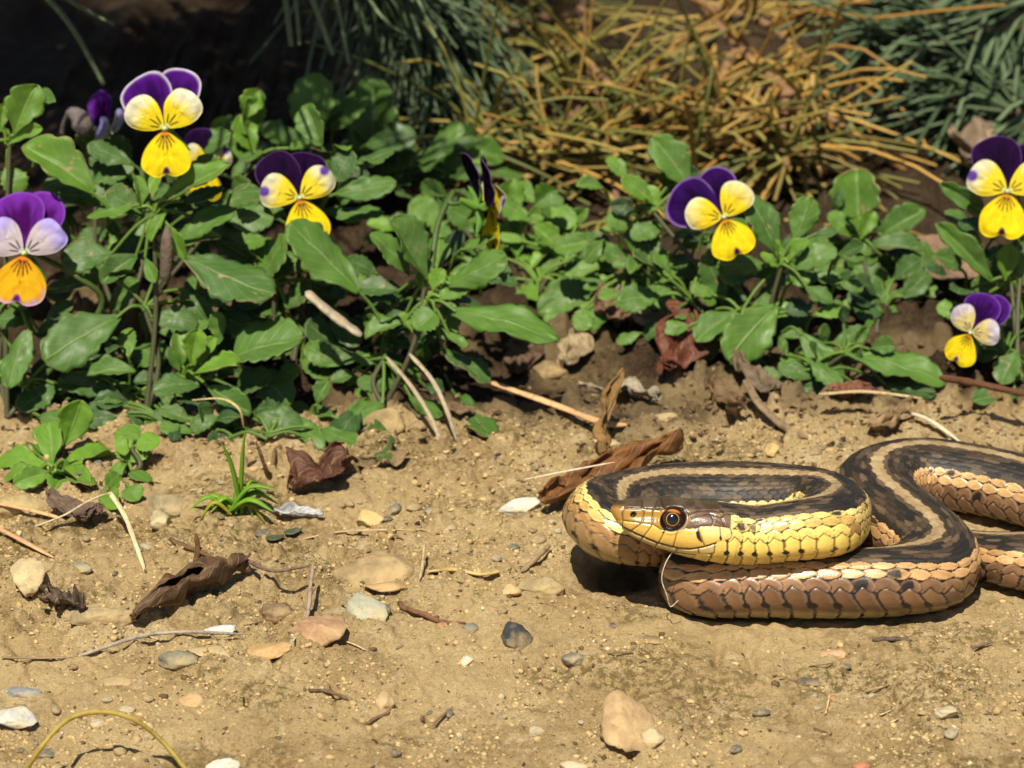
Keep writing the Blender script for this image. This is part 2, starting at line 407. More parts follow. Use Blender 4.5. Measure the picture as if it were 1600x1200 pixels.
# ------------------------------------------------------------------ the snake: one continuous scaled skin, head included
def seg_dist(PX, PY, line):
    d = np.full(PX.shape, 1e9)
    for (a, b), (c, e) in zip(line[:-1], line[1:]):
        vx, vy = c-a, e-b; t = np.clip(((PX-a)*vx+(PY-b)*vy)/(vx*vx+vy*vy+1e-9), 0, 1)
        d = np.minimum(d, np.hypot(PX-a-t*vx, PY-b-t*vy))
    return d
def build_snake():
    NF = 232
    vis = np.ones_like(SLEN)                                          # finer stations on the head
    head_end = np.interp(1500, XH[:900], SLEN[:900])
    s = np.r_[np.linspace(0, head_end, 250)[:-1], np.arange(head_end, SLEN[-1], .0235)]
    # a little extra density at the snout
    s[:40] = np.interp(np.linspace(0, 1, 40)**1.6, [0, 1], [0, s[39]])
    C = np.stack([np.interp(s, SLEN, SPATH[:, i]) for i in range(7)], 1); hx = np.interp(s, SLEN, XH)
    P, hh, hw, kk, kx = C[:, :3], C[:, 3], C[:, 4], C[:, 5], C[:, 6]
    T = np.stack([np.interp(s, SLEN, g) for g in np.gradient(SPATH[:, :3], SLEN, axis=0).T], 1)
    ker = np.ones(25)/25
    T = np.stack([np.convolve(np.pad(T[:, i], 12, 'edge'), ker, 'valid') for i in range(3)], 1); T /= np.linalg.norm(T, axis=1)[:, None]
    D = np.array([0, 0, 1.0])[None]+np.array([0, 1.0, 0])[None]*kk[:, None]+np.array([1.0, 0, 0])[None]*kx[:, None]
    D = D-T*np.sum(D*T, 1)[:, None]; D /= np.linalg.norm(D, axis=1)[:, None]
    L = np.cross(T, D)
    n = len(s); ph = np.linspace(-math.pi, math.pi, NF, endpoint=False)
    TT = np.abs(ph)/math.pi; sgn = np.sign(ph)
    ex = np.where(hx < 1500, 2.5, 2.3)
    cs, sn = np.cos(ph)[None], np.sin(ph)[None]
    e = (2/ex)[:, None]
    vz = np.sign(cs)*np.abs(cs)**e*hh[:, None]; vl = np.sign(sn)*np.abs(sn)**e*hw[:, None]
    isb = sst(1400, 2300, hx)[:, None]
    belly = (cs < -.35); vz = np.where(belly, vz*(1-.12*isb*sst(-.35, -1, cs)), vz)       # belly a little flat
    base = P[:, None]+D[:, None]*vz[..., None]+L[:, None]*vl[..., None]
    # outward direction
    nz = np.sign(cs)*np.abs(vz/hh[:, None]+1e-6)**(ex[:, None]-1)/hh[:, None]; nl = np.sign(sn)*np.abs(vl/hw[:, None]+1e-6)**(ex[:, None]-1)/hw[:, None]
    ln = np.hypot(nz, nl)+1e-6; OUT = D[:, None]*(nz/ln)[..., None]+L[:, None]*(nl/ln)[..., None]
    # ---- body scales
    per = .30+.13*sst(head_end+12, head_end+17, s)-.12*sst(SLEN[-1]-7, SLEN[-1], s)
    kap = np.linalg.norm(np.gradient(T, axis=0), axis=1)/np.gradient(s); kap = np.convolve(np.pad(kap, 30, 'edge'), np.ones(61)/61, 'valid')
    per = per/(1+.75*np.clip(hw*kap, 0, 1))
    phase = np.cumsum(np.gradient(s)/per)[:, None]+0*TT[None]
    sg = sgn[None]+0*phase
    phase = phase+.10*vn(phase*.55, TT[None]*9+5*(sg > 0), seed=6)+.05*vn(phase*1.7, TT[None]*30+5*(sg > 0), seed=7)
    t = TT[None]+.007*vn(phase*.9, TT[None]*20+7*(sg > 0), seed=8)*sst(.05, .12, TT)[None]*sst(.95, .85, TT)[None]
    wd = np.array([.050, .033, .035, .038, .042, .046, .052, .060, .075, .095]); wd[0] = .027
    edges = np.cumsum(wd); edges *= .565/edges[-1]
    cen = np.r_[0, (edges[:-1]+edges[1:])/2]; half = np.r_[edges[0], np.diff(edges)/2]
    best = np.full(t.shape, 9.0); second = np.full(t.shape, 9.0); row = np.zeros(t.shape, int); aa = np.zeros(t.shape); bb = np.zeros(t.shape); cell = np.zeros(t.shape)
    k0 = np.clip(np.searchsorted(edges, t.ravel()).reshape(t.shape), 0, 9)
    pri = np.full(t.shape, -9.0); nearest = np.full(t.shape, 99.0)
    for dk in (-1, 0, 1):
        k = k0+dk; ok = (k >= 0) & (k <= 9); kc = np.clip(np.abs(k), 0, 9)
        off = (kc % 2)*.5
        bw = np.where(kc >= 7, 1.20, np.where(kc == 0, 1.55, 1.22))
        for df in (0, 1):
            c = np.floor(phase-off)+df; a = (phase-off-c)                # -1..1 from the scale's centre, the tail end positive
            a_n = a/np.where(kc >= 7, .64, .68); b_n = (t-cen[kc])/(half[kc]*bw)
            d = np.abs(a_n)**1.55+np.abs(b_n)**1.55
            d = np.where(ok, d, 99.0)
            cov = d < 1.0                                                 # the scale in front overlaps the one behind
            m = (cov & (a_n > pri)) | (~cov & (pri < -5) & (d < nearest))
            pri = np.where(cov & m, a_n, pri); nearest = np.minimum(nearest, d)
            best = np.where(m, d, best); row = np.where(m, kc, row); aa = np.where(m, a_n, aa); bb = np.where(m, b_n, bb); cell = np.where(m, c, cell)
    inside = sst(1.0, .84, best)
    hsh = _hash(cell, row+40*(sg > 0), row*0, 3); hs2 = _hash(np.floor(cell/2), row//2+40*(sg > 0), row*0, 9)
    # ventral plates
    yel = 1-sst(head_end+8.5, head_end+14.5, s)[:, None]+0*t
    f = phase-.62*np.clip((t-.53)/.21, 0, 1)*(1-.55*yel); fi = np.floor(f); ff = f-fi
    tri = 1-np.abs(2*ff-1)
    border = .573-.062*tri**.8; vent = t > border
    vd = np.minimum(ff, 1-ff)
    def lerp(a, b, w): return np.asarray(a)*(1-w[..., None])+np.asarray(b)*w[..., None]
    col = np.zeros(t.shape+(3,)); rough = np.full(t.shape, .42)
    brown = lerp((.040, .025, .014), (.135, .088, .048), hsh**1.3)
    blot = np.maximum(sst(.66, .72, _hash(np.floor(cell/2+row*.5), (row//2)+9*(sg > 0), row*0, 21)), (_hash(cell, row+9*(sg > 0), row*0, 22) > .72))
    dors = lerp(brown, (.012, .010, .008), blot*.85*(row > 1))
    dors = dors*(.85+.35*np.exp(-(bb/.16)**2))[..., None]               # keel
    stripe = row == 0
    dors = np.where(stripe[..., None], lerp((.30, .20, .095), (.43, .31, .165), hsh), dors)
    latc = lerp((.36, .20, .08), (.58, .35, .155), hsh); laty = lerp((.46, .29, .075), (.80, .62, .22), hsh)
    lat = lerp(latc, laty, yel)
    r9 = lerp(lerp((.13, .068, .034), (.24, .13, .062), hsh), lerp((.34, .185, .06), (.74, .52, .14), sst(.12, .5, hsh+.25*sst(head_end+3, head_end, s)[:, None])*(1-sst(head_end+4.5, head_end+8, s)[:, None])), yel)
    c_in = np.where((row <= 6)[..., None], dors, np.where((row <= 8)[..., None], lat, r9))
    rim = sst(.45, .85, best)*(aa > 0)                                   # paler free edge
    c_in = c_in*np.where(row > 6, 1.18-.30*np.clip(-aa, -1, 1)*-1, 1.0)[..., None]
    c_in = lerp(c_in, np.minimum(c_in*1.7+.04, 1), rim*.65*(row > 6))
    skin = np.where((row <= 6)[..., None], np.array((.012, .010, .009)), lerp((.014, .012, .011), (.10, .065, .02), yel*.75))
    bs = (best > .80) & (row >= 7) & (aa < .2) & (_hash(cell, row+77*(sg > 0), row*0, 33) > .30+.22*yel)
    c_in = c_in*(1+.16*fbm(phase*3, t*70, oct=2, seed=17))[..., None]; skin = np.where((row == 0)[..., None], np.array((.22, .155, .08)), skin); col = lerp(skin, c_in, inside); col = np.where(bs[..., None], np.array((.013, .012, .011)), col)
    blk = sst(.90, .92, _hash(cell, row+31*(sg > 0), row*0, 61))*(row >= 7)*sst(.95, .35, best+.5*(aa > .3)); col = lerp(col, (.016, .013, .011), blk*.95)
    rough = np.where(row <= 6, .52+.12*hs2, .26+.10*hs2)
    keel = np.exp(-(bb/.18)**2)*(row <= 7)
    amp = np.where(row <= 6, .013, .024)
    hgt = amp*inside*(.45+.55*np.clip(aa, -1, 1))+.008*keel*inside
    # plates
    pside = sst(.62, .80, t)
    pc = lerp(lerp((.125, .064, .031), (.22, .118, .058), _hash(fi, fi*0+(sg > 0), fi*0, 44)), (.42, .34, .15), sst(.70, .92, t))
    nk2 = sst(head_end+4.5, head_end+8, s)[:, None]+0*t
    py = lerp(lerp((.80, .56, .13), (.82, .66, .26), sst(.75, 1, t)), lerp((.30, .18, .075), (.42, .34, .12), sst(.64, .82, t)), nk2)
    pcol = lerp(pc, py, yel)
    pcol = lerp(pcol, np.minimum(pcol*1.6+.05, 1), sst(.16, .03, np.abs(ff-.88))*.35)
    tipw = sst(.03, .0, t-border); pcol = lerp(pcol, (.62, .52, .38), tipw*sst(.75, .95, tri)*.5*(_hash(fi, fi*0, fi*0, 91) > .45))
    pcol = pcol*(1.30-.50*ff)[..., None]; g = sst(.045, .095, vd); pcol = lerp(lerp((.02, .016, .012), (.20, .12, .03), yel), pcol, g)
    sp_ = ((ff > .80) | (ff < .06)) & (t > .675) & (t < .775) & (_hash(fi+(ff < .06)*-1, fi*0+5*(sg > 0), fi*0, 55) > .22)
    dsp = np.hypot((np.where(ff < .5, ff+1, ff)-.98)/.24, (t-.672-.01*yel)/.042)
    spot = sst(1.0, .75, dsp)*(_hash(np.floor(f+.2), fi*0+5*(sg > 0), fi*0, 55) > .2)
    pcol = lerp(pcol, (.012, .011, .010), spot)
    ph_ = .026*ff*g+.004
    wv = vent.astype(float)
    bl_ = sst(.009, .003, np.abs(t-border))
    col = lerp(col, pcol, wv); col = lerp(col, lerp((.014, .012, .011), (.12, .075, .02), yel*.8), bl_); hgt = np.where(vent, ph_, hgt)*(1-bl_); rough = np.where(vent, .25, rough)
    # ---- head shields, drawn on the side of the head
    HXX = hx[:, None]+0*t; mid = np.interp(hx, HEAD[:, 0], (HEAD[:, 1]+HEAD[:, 2])/2); hpx = np.interp(hx, HEAD[:, 0], (HEAD[:, 2]-HEAD[:, 1])/2)
    HY = mid[:, None]-vz/hh[:, None]*hpx[:, None]
    mouth = [(200, 585), (230, 592), (420, 682), (640, 772), (800, 812), (870, 830), (1000, 835), (1130, 807), (1250, 767), (1390, 735)]
    labt = [(235, 522), (420, 550), (545, 560), (640, 612), (700, 628), (830, 622), (900, 600), (1000, 600), (1060, 576), (1200, 570), (1300, 580), (1400, 598), (1440, 690), (1390, 735)]
    jaw2 = [(330, 690), (480, 765), (640, 838), (870, 888), (1100, 908), (1260, 880), (1390, 800)]
    lines = [mouth, labt, [(240, 380), (228, 450), (235, 522), (226, 590)], [(420, 550), (345, 645)], [(545, 560), (485, 700)], [(690, 622), (655, 770)], [(812, 612), (820, 812)],
             [(1030, 596), (1145, 802)], [(1282, 580), (1312, 742)], [(385, 300), (395, 385), (430, 430), (428, 548)], [(560, 300), (522, 415), (542, 555)],
             [(240, 385), (395, 388), (600, 402), (720, 385), (860, 400)], [(860, 400), (905, 440), (920, 500), (898, 596)], [(920, 500), (1000, 460), (1150, 438), (1210, 505), (1192, 572)],
             [(1210, 505), (1330, 572)], [(1330, 572), (1290, 480), (1340, 440), (1460, 455)], [(1150, 438), (1290, 478)], [(905, 440), (1010, 405), (1200, 405), (1340, 440)], jaw2,
             [(640, 775), (640, 836)], [(870, 832), (875, 886)], [(1080, 828), (1112, 905)], [(480, 715), (478, 765)], [(1250, 770), (1262, 880)],
             [(870, 888), (900, 960)], [(1100, 908), (1060, 960)], [(600, 257), (640, 402)]]
    ld = np.full(t.shape, 1e9)
    selh = hx < 1700; sub = np.ix_(selh, np.arange(NF))
    A, B = HXX[sub], HY[sub]
    dl = np.full(A.shape, 1e9)
    for l in lines: dl = np.minimum(dl, seg_dist(A, B, l))
    dm = seg_dist(A, B, mouth); de = np.hypot(A-752, B-505)
    ly = np.interp(A, [p[0] for p in labt[:12]], [p[1] for p in labt[:12]]); my = np.interp(A, [p[0] for p in mouth], [p[1] for p in mouth])
    nb = fbm(A/160, B/160, oct=3, seed=90)
    top = lerp((.060, .038, .020), (.105, .068, .040), sst(-.3, .5, nb))  # olive-brown crown, painted darker for the shade on top of the head
    pre = lerp((.40, .225, .045), (.25, .14, .04), sst(390, 330, B+20*nb))
    tem = lerp((.125, .075, .045), (.18, .11, .066), sst(-.4, .4, nb))
    hc = np.where((B < 392)[..., None], top, np.where((A < 800)[..., None], pre, tem))
    hc = lerp(hc, (.36, .19, .04), sst(300, 180, A)*sst(330, 400, B))
    lab = lerp((.74, .46, .10), (.80, .62, .25), sst(900, 1250, A)*sst(760, 620, B))
    lab = lerp(lab, (.42, .26, .08), sst(640, 560, B)*sst(300, 360, A)*sst(560, 460, A)*.7)
    hc = np.where((B > ly)[..., None], lab, hc)
    low = lerp((.62, .45, .20), (.80, .60, .24), sst(700, 1100, A)); hc = np.where((B > my)[..., None], low, hc)
    bl = np.minimum(seg_dist(A, B, [(1032, 640), (1050, 685), (1100, 745)])-16*sst(1115, 1040, A)-5, seg_dist(A, B, [(1300, 700), (1308, 715)])-14)
    bl = np.minimum(bl, seg_dist(A, B, [(690, 622), (672, 650)])-8); bl = np.minimum(bl, seg_dist(A, B, [(808, 618), (818, 650)])-8); bl = np.minimum(bl, seg_dist(A, B, [(1425, 650), (1440, 690)])-12)
    hc = lerp(hc, (.012, .011, .010), sst(4, -4, bl))
    hc = lerp(hc, (.022, .013, .006), sst(9, 2.5, dl)*.8); hc = lerp(hc, (.03, .015, .008), sst(13, 4, dm)*.9)
    nd = np.hypot((A-325)/34, (B-452)/40); hc = lerp(hc, (.012, .008, .006), sst(1.0, .7, nd))
    hc = lerp(hc, (.50, .33, .14), sst(26, 8, np.abs(de-150))*(A > 800)*(B > 470)*.7)
    hc = lerp(hc, (.015, .010, .008), sst(142, 130, de))
    hh_ = .014*sst(2, 18, dl)+.012*sst(24, 0, np.abs(de-152))*(de > 125)-.05*sst(1, .4, nd)-.020*sst(16, 2, dm)-.09*sst(140, 95, de)
    brow = .035*np.exp(-(((A-740)/170)**2+((B-375)/32)**2)); hh_ = hh_+brow
    hh_ = hh_-.05*np.exp(-(((A-480)/170)**2+((B-470)/55)**2))+.03*np.exp(-(((A-1100)/250)**2+((B-700)/110)**2))
    xb = np.where(B < 440, 1270, np.where(B < 600, 1400, np.where(B < 740, 1430, np.where(B < 890, 1270, 1080))))
    w = sst(10, -10, A-xb)
    col[sub] = lerp(col[sub], hc, w); hgt[sub] = hgt[sub]*(1-w)+hh_*w; rough[sub] = rough[sub]*(1-w)+.27*w
    # head scales behind the temples start brown, then the neck turns yellow below
    V = base+OUT*hgt[..., None]
    V = V.reshape(-1, 3); F = grid_faces(n, NF, True)[:, ::-1]
    a0, a1 = len(V), len(V)+1; tip0 = P[0]-T[0]*.03; tip1 = P[-1]+T[-1]*.1
    V = np.vstack([V, tip0, tip1]); CC = np.vstack([np.c_[col.reshape(-1, 3), rough.reshape(-1)], [.36, .19, .04, .3], [.05, .04, .03, .5]])
    j = np.arange(NF); jn = (j+1) % NF
    F = np.vstack([F]); tri0 = [(int(a), int(b), a0) for a, b in zip(j, jn)]; tri1 = [((n-1)*NF+int(b), (n-1)*NF+int(a), a1) for a, b in zip(j, jn)]
    # end caps as very short quads so that one face size is used throughout
    capq = np.array([(a, b, c, c) for a, b, c in tri0+tri1])
    me = bpy.data.meshes.new('body')
    Fl = np.concatenate([F.ravel(), np.array(tri0+tri1).ravel()]).astype(np.int32)
    tot = np.r_[np.full(len(F), 4), np.full(len(tri0+tri1), 3)].astype(np.int32); st = np.r_[0, np.cumsum(tot)[:-1]].astype(np.int32)
    root_loc = Wz(1180, 914, 0.0)
    me.vertices.add(len(V)); me.vertices.foreach_set('co', ((V-root_loc)*CM).astype(np.float32).ravel())
    me.loops.add(len(Fl)); me.loops.foreach_set('vertex_index', Fl)
    me.polygons.add(len(tot)); me.polygons.foreach_set('loop_start', st); me.polygons.foreach_set('loop_total', tot)
    me.update(calc_edges=True); me.polygons.foreach_set('use_smooth', np.ones(len(tot), bool))
    at = me.attributes.new('col', 'FLOAT_COLOR', 'POINT'); at.data.foreach_set('color', CC.astype(np.float32).ravel())
    me.materials.append(M_SNAKE); me.update()
    root = empty('garter_snake', root_loc)
    tag(root, 'striped garter snake coiled on the sandy soil with its yellow-cheeked head raised', 'snake')
    add_obj('body', me, root)
    # ---- eyes
    n = NT('snake_eye'); uv = n.sep(n.attr('col').outputs['Color'])
    c = n.mix(n.ramp(uv[1], .78, .90), (.024, .010, .006), (.60, .19, .03))
    c = n.mix(n.ramp(n.noise(1500, 4, .7), .4, .7, 0, .4), c, (.10, .035, .01))
    c = n.mix(n.ramp(uv[0], .0, .5, 1, 1), c, c)
    ring = n.math('MULTIPLY', n.ramp(uv[0], .535, .55), n.ramp(uv[0], .60, .58)); c = n.mix(ring, c, (.62, .30, .08))
    c = n.mix(n.ramp(uv[0], .545, .525), c, (.004, .004, .005))
    c = n.mix(n.ramp(uv[0], .92, 1.0), c, (.006, .004, .003))
    M_EYE = n.done(c, .06, None, .5); n.p.inputs['Coat Weight'].default_value = 1.0; n.p.inputs['Coat Roughness'].default_value = .03
    i0 = int(np.argmin(np.abs(hx-752)))
    re = 17.0/ppc(P[i0])
    for sd in (-1, 1):
        yy = (mid[i0]-505)/hpx[i0]*hh[i0]; lat_ = hw[i0]*(1-abs(yy/hh[i0])**ex[i0])**(1/ex[i0])
        outd = L[i0]*sd; ec = P[i0]+D[i0]*yy+outd*(lat_-.62*re)
        vlat = np.linspace(0, math.pi, 40); vlon = np.linspace(0, 2*math.pi, 64, endpoint=False)
        gaze = nrm(outd+T[i0]*(-.10)+D[i0]*.05); bx = nrm(T[i0]-gaze*np.dot(T[i0], gaze)); by = nrm(D[i0]-gaze*np.dot(D[i0], gaze)-bx*np.dot(D[i0], bx))
        Vs = ec+re*(np.cos(vlat)[:, None, None]*gaze*.92+np.sin(vlat)[:, None, None]*(np.cos(vlon)[None, :, None]*bx+np.sin(vlon)[None, :, None]*by))
        u = np.sin(vlat)[:, None]+0*vlon[None]; u = np.where(vlat[:, None] > math.pi/2, 1.0, u); v = .5+.5*np.sin(vlat)[:, None]*np.sin(vlon)[None]
        me = mesh_data('eye', Vs.reshape(-1, 3)-root_loc, grid_faces(40, 64, True), M_EYE, {'col': np.c_[u.ravel(), v.ravel(), u.ravel()*0]})
        add_obj('eye', me, root)
    return root
snake = build_snake()
# ------------------------------------------------------------------ stones
def ico(sub):
    import bmesh
    bm = bmesh.new(); bmesh.ops.create_icosphere(bm, subdivisions=sub, radius=1.0)
    V = np.array([v.co[:] for v in bm.verts]); F = np.array([[v.index for v in f.verts] for f in bm.faces]); bm.free(); return V, F
ICO3 = ico(4); ICO1 = ico(1); ICO2 = ico(2)
def stone_shape(seed, angular=.5, base=ICO3, lump=.18):
    V, F = base; r = np.random.default_rng(seed); V = V.copy()
    V = V*(1+lump*fbm(V[:, 0]*1.3+seed, V[:, 1]*1.3, V[:, 2]*1.3, oct=3, seed=seed))[:, None]
    for i in range(int(4+8*angular)):                          # knock flat faces off
        n = nrm(r.normal(size=3)); d = r.uniform(.52, .90)-.14*angular
        k = V@n-d; V = V-np.where(k > 0, k*(.55+.45*angular), 0)[:, None]*n
    V = V+.05*fbm(V[:, 0]*5, V[:, 1]*5, V[:, 2]*5, oct=2, seed=seed+5)[:, None]*V
    return V, F
def stone(px, row, w, h, col, label, flat=.55, sink=.35, ang=.5, seed=None, tilt=(0, 0), name='stone', group=None, cat='stone', rz=None):
    p = G(px, row+h*.30); s = ppc(p); seed = seed or int(px*7+row)
    W_ = w/s/2; # half width; visible height = depth*sin + height*cos
    hz_ = W_*flat; dep = max(.5*W_, min(1.4*W_, (h/s/2-hz_*.6)/.42))
    V, F = stone_shape(seed, ang)
    a = rnd.uniform(0, 6.28) if rz is None else rz
    V = V@np.array([[math.cos(a), -math.sin(a), 0], [math.sin(a), math.cos(a), 0], [0, 0, 1]])
    V = V/np.abs(V).max(0)*np.array([W_, dep, hz_])
    tx, ty = tilt
    V[:, 2] += V[:, 0]*tx+V[:, 1]*ty
    me = mesh_data(name, V, F, M_STONE)
    o = add_obj(name, me, None, Matrix.Translation(Vector((p+np.array([0, 0, hz_*(1-2*min(.5, sink+.06))]))*CM)), col)
    return tag(o, label, cat, group)
TAN = (.50, .36, .18); CREAM = (.72, .58, .34); GREY = (.30, .29, .22); WHITE = (.80, .77, .66); PINK = (.56, .33, .19); DARK = (.055, .06, .066)
stone(580, 943, 78, 66, (.56, .55, .40), 'pale green-grey flat stone leaning on the pinkish one', .55, .25, .8, 4, (.0, .25))
stone(502, 970, 100, 66, PINK, 'pinkish orange stone half buried beside the pale green-grey one', .45, .35, .8, 9)
stone(588, 876, 146, 92, (.47, .34, .17), 'large rounded tan rock buried in the soil under the straws', .50, .45, .25, 21)
stone(602, 912, 72, 24, (.62, .40, .19), 'thin orange-tan shard lying against the large rounded tan rock', .22, .3, .7, 33)
stone(992, 1112, 112, 98, (.62, .42, .22), 'angular peach-tan wedge of rock with a flat sloping face', .55, .25, 1.0, 7, (-.15, .35))
stone(1018, 1148, 42, 36, (.68, .54, .32), 'small rounded cream pebble touching the angular peach-tan wedge', .8, .3, .2, 12)
stone(812, 984, 64, 46, DARK, 'shiny dark slate-coloured stone in the bare soil', .65, .3, .9, 16)
stone(893, 1022, 46, 32, (.25, .24, .19), 'grey dusty pebble sunk in soil near the dark slate stone', .5, .45, .4, 18)
stone(575, 806, 50, 42, (.76, .56, .24), 'lumpy yellow-cream pebble near the white curled petal', .7, .3, .6, 23)
stone(812, 784, 70, 36, WHITE, 'white chalky stone beside the orange-brown dead leaf', .5, .4, .5, 27)
stone(46, 893, 60, 58, (.72, .57, .32), 'rough cream stone with a pitted face', .6, .35, .7, 30, (0, .25))
stone(126, 877, 52, 30, (.30, .31, .22), 'grey-green pebble almost buried beside the rough cream stone', .4, .5, .3, 35)
stone(160, 957, 112, 40, (.46, .35, .19), 'long flat tan stone behind the rolled brown leaf', .3, .45, .4, 38)
stone(278, 1022, 68, 40, (.27, .25, .17), 'smooth grey-green flat pebble in front of the rolled brown leaf', .45, .35, .2, 41)
stone(28, 1116, 100, 52, (.80, .78, .68), 'broken white chalk slab with a ragged edge', .35, .3, 1.0, 43)
stone(34, 1078, 66, 28, (.33, .34, .32), 'blue-grey flat stone behind the broken white chalk slab', .35, .4, .6, 46)
stone(254, 806, 40, 58, (.66, .56, .33), 'upright pale wedge stone near the grass tuft', .9, .25, .7, 49)
stone(262, 784, 92, 40, (.40, .33, .19), 'dull grey-tan boulder behind the upright pale wedge stone', .5, .4, .4, 52)
stone(30, 780, 86, 46, (.55, .42, .20), 'yellow-tan stone under the rosette weed', .5, .35, .5, 55)
stone(735, 978, 30, 20, (.26, .27, .21), 'little grey pebble between the twig and the dark slate stone', .6, .35, .2, 58)
stone(797, 918, 36, 22, (.68, .48, .24), 'little orange-cream pebble close to the half-buried stone by the snake', .6, .35, .5, 61)
stone(716, 912, 44, 18, (.085, .10, .072), 'small dark green stone chip in the soil', .4, .4, .8, 64)
stone(616, 789, 26, 30, (.27, .25, .2), 'small grey pebble behind the large rounded tan rock', .7, .35, .4, 67)
stone(670, 794, 22, 22, (.30, .29, .21), 'tiny grey-green pebble set in pale soil', .7, .35, .3, 70)
stone(701, 824, 28, 26, (.60, .47, .27), 'small tan pebble lying above the thin upright straw', .7, .35, .5, 73)
stone(845, 908, 78, 46, (.44, .34, .18), 'tan stone half buried in front of the raised coil', .5, .4, .5, 76)
stone(350, 1192, 60, 28, (.82, .78, .66), 'white chip of chalk beyond the yellow tendril', .5, .4, .6, 79)
stone(598, 1086, 40, 42, (.62, .45, .24), 'cream-brown pebble in the smooth silt', .7, .35, .5, 82)
stone(730, 1028, 24, 22, (.80, .72, .54), 'tiny white pebble on the smooth silt', .7, .35, .5, 85)
stone(1300, 1018, 54, 22, (.70, .42, .25), 'pink and cream shell-like chip in front of the lower coil', .4, .35, .5, 88)
stone(1266, 1063, 52, 20, (.17, .14, .11), 'dark brown-grey shard lying in mossy soil', .3, .3, .8, 91)
stone(414, 1014, 84, 20, (.60, .38, .17), 'flat orange-tan chip in front of the pinkish stone', .22, .25, .7, 94, (.15, .1))
stone(330, 1014, 76, 24, (.62, .47, .25), 'flat cream flake touching the grey-green flat pebble', .2, .25, .7, 97, (-.12, .1))
stone(347, 984, 58, 16, (.74, .76, .76), 'bluish white chip lying against the thin grey twig', .3, .25, .6, 100)
stone(432, 946, 62, 48, (.27, .18, .10), 'rounded brown stone below the leaf stalk', .7, .4, .2, 103)
stone(1207, 699, 24, 28, (.72, .50, .20), 'small yellow cube-like stone behind the snake', .9, .3, .8, 106)
stone(958, 975, 15, 12, (.06, .08, .12), 'tiny blue-black pebble in front of the dark cavity', .7, .3, .3, 109)
stone(1018, 998, 46, 14, (.30, .22, .12), 'thin brown stone flake in mossy crumbs', .3, .3, .6, 112)
stone(1352, 961, 24, 9, (.62, .45, .25), 'tiny tan chip touching the edge of the lower coil', .5, .3, .4, 115)
stone(300, 1090, 44, 30, (.66, .43, .22), 'orange-cream pebble in the loose soil', .6, .35, .5, 118)
stone(180, 1060, 70, 40, (.46, .34, .18), 'tan clod-like stone behind the yellow tendril', .5, .4, .4, 121)
stone(900, 1195, 60, 26, (.72, .58, .38), 'cream stone below the angular peach-tan wedge', .5, .4, .4, 124)
stone(1480, 1105, 44, 26, (.60, .52, .36), 'pale pebble in the mossy soil patch', .5, .4, .4, 127)
stone(1345, 1196, 32, 14, (.52, .22, .12), 'small brick-red chip in loose soil', .5, .3, .5, 130)
stone(940, 690, 60, 20, (.62, .47, .27), 'flat cream-tan chip behind the orange-brown dead leaf', .35, .35, .4, 133)
stone(600, 655, 70, 60, (.40, .29, .14), 'upright tan clod of earth under the middle viola', .9, .3, .3, 136)
stone(55, 745, 44, 26, (.46, .34, .19), 'tan pebble tucked under the rosette weed', .6, .35, .4, 139)
stone(860, 570, 60, 40, (.34, .24, .12), 'brown clod under the scalloped viola leaves', .6, .4, .3, 142)
stone(1040, 650, 50, 26, (.55, .42, .22), 'tan lump of soil below the maroon dead leaf', .6, .4, .3, 145)

# scattered small pebbles: each one a thing, look-alikes share a label
small = [stone_shape(300+i, .4, ICO2) for i in range(8)]
sm_me = [mesh_data('pebble', V/np.abs(V).max(0), F, M_STONE) for V, F in small]
KINDS_ = [((.52, .39, .21), 'tan pebble in the soil', 'scattered tan pebbles'), ((.68, .57, .38), 'pale cream pebble in the soil', 'scattered cream pebbles'),
          ((.25, .235, .18), 'grey pebble in the soil', 'scattered grey pebbles'), ((.60, .36, .17), 'orange-tan pebble in the soil', 'scattered orange pebbles')]
def on_snake(x, y, m=.15):
    d = np.hypot(SPATH[::20, 0]-x, SPATH[::20, 1]-y); return bool((d < SPATH[::20, 4]+m).any())
LAND = {'large rounded tan rock': (588, 876), 'pinkish orange stone': (502, 970), 'angular peach-tan wedge': (992, 1112), 'dark slate-coloured stone': (812, 984), 'white chalky stone': (812, 784), 'rough cream stone': (46, 893),
        'grey-green flat pebble': (278, 1022), 'broken white chalk slab': (28, 1116), 'upright pale wedge stone': (254, 806), 'rolled brown leaf': (300, 930), 'maroon-brown dead leaf': (500, 755), 'grass tuft': (368, 800), 'lower snake coil': (1270, 990),
        'yellow tendril': (150, 1130), 'forked dark twig': (1525, 1012), 'smooth silt': (620, 1090), 'brown-grey shard': (1266, 1063), 'thick orange straw': (880, 650), 'looped snake coil': (1430, 680), 'brick-red chip': (1345, 1180), 'yellow-cream pebble': (575, 806),
        'bent yellow straw': (200, 830), 'curving pale straws': (690, 680), 'tan stone by the raised coil': (845, 908), 'pale mossy-soil pebble': (1480, 1105), 'rosette weed': (80, 765)}
def beside(px, row): return min(LAND, key=lambda k: (LAND[k][0]-px)**2+((LAND[k][1]-row)*1.6)**2)
cnt = 0
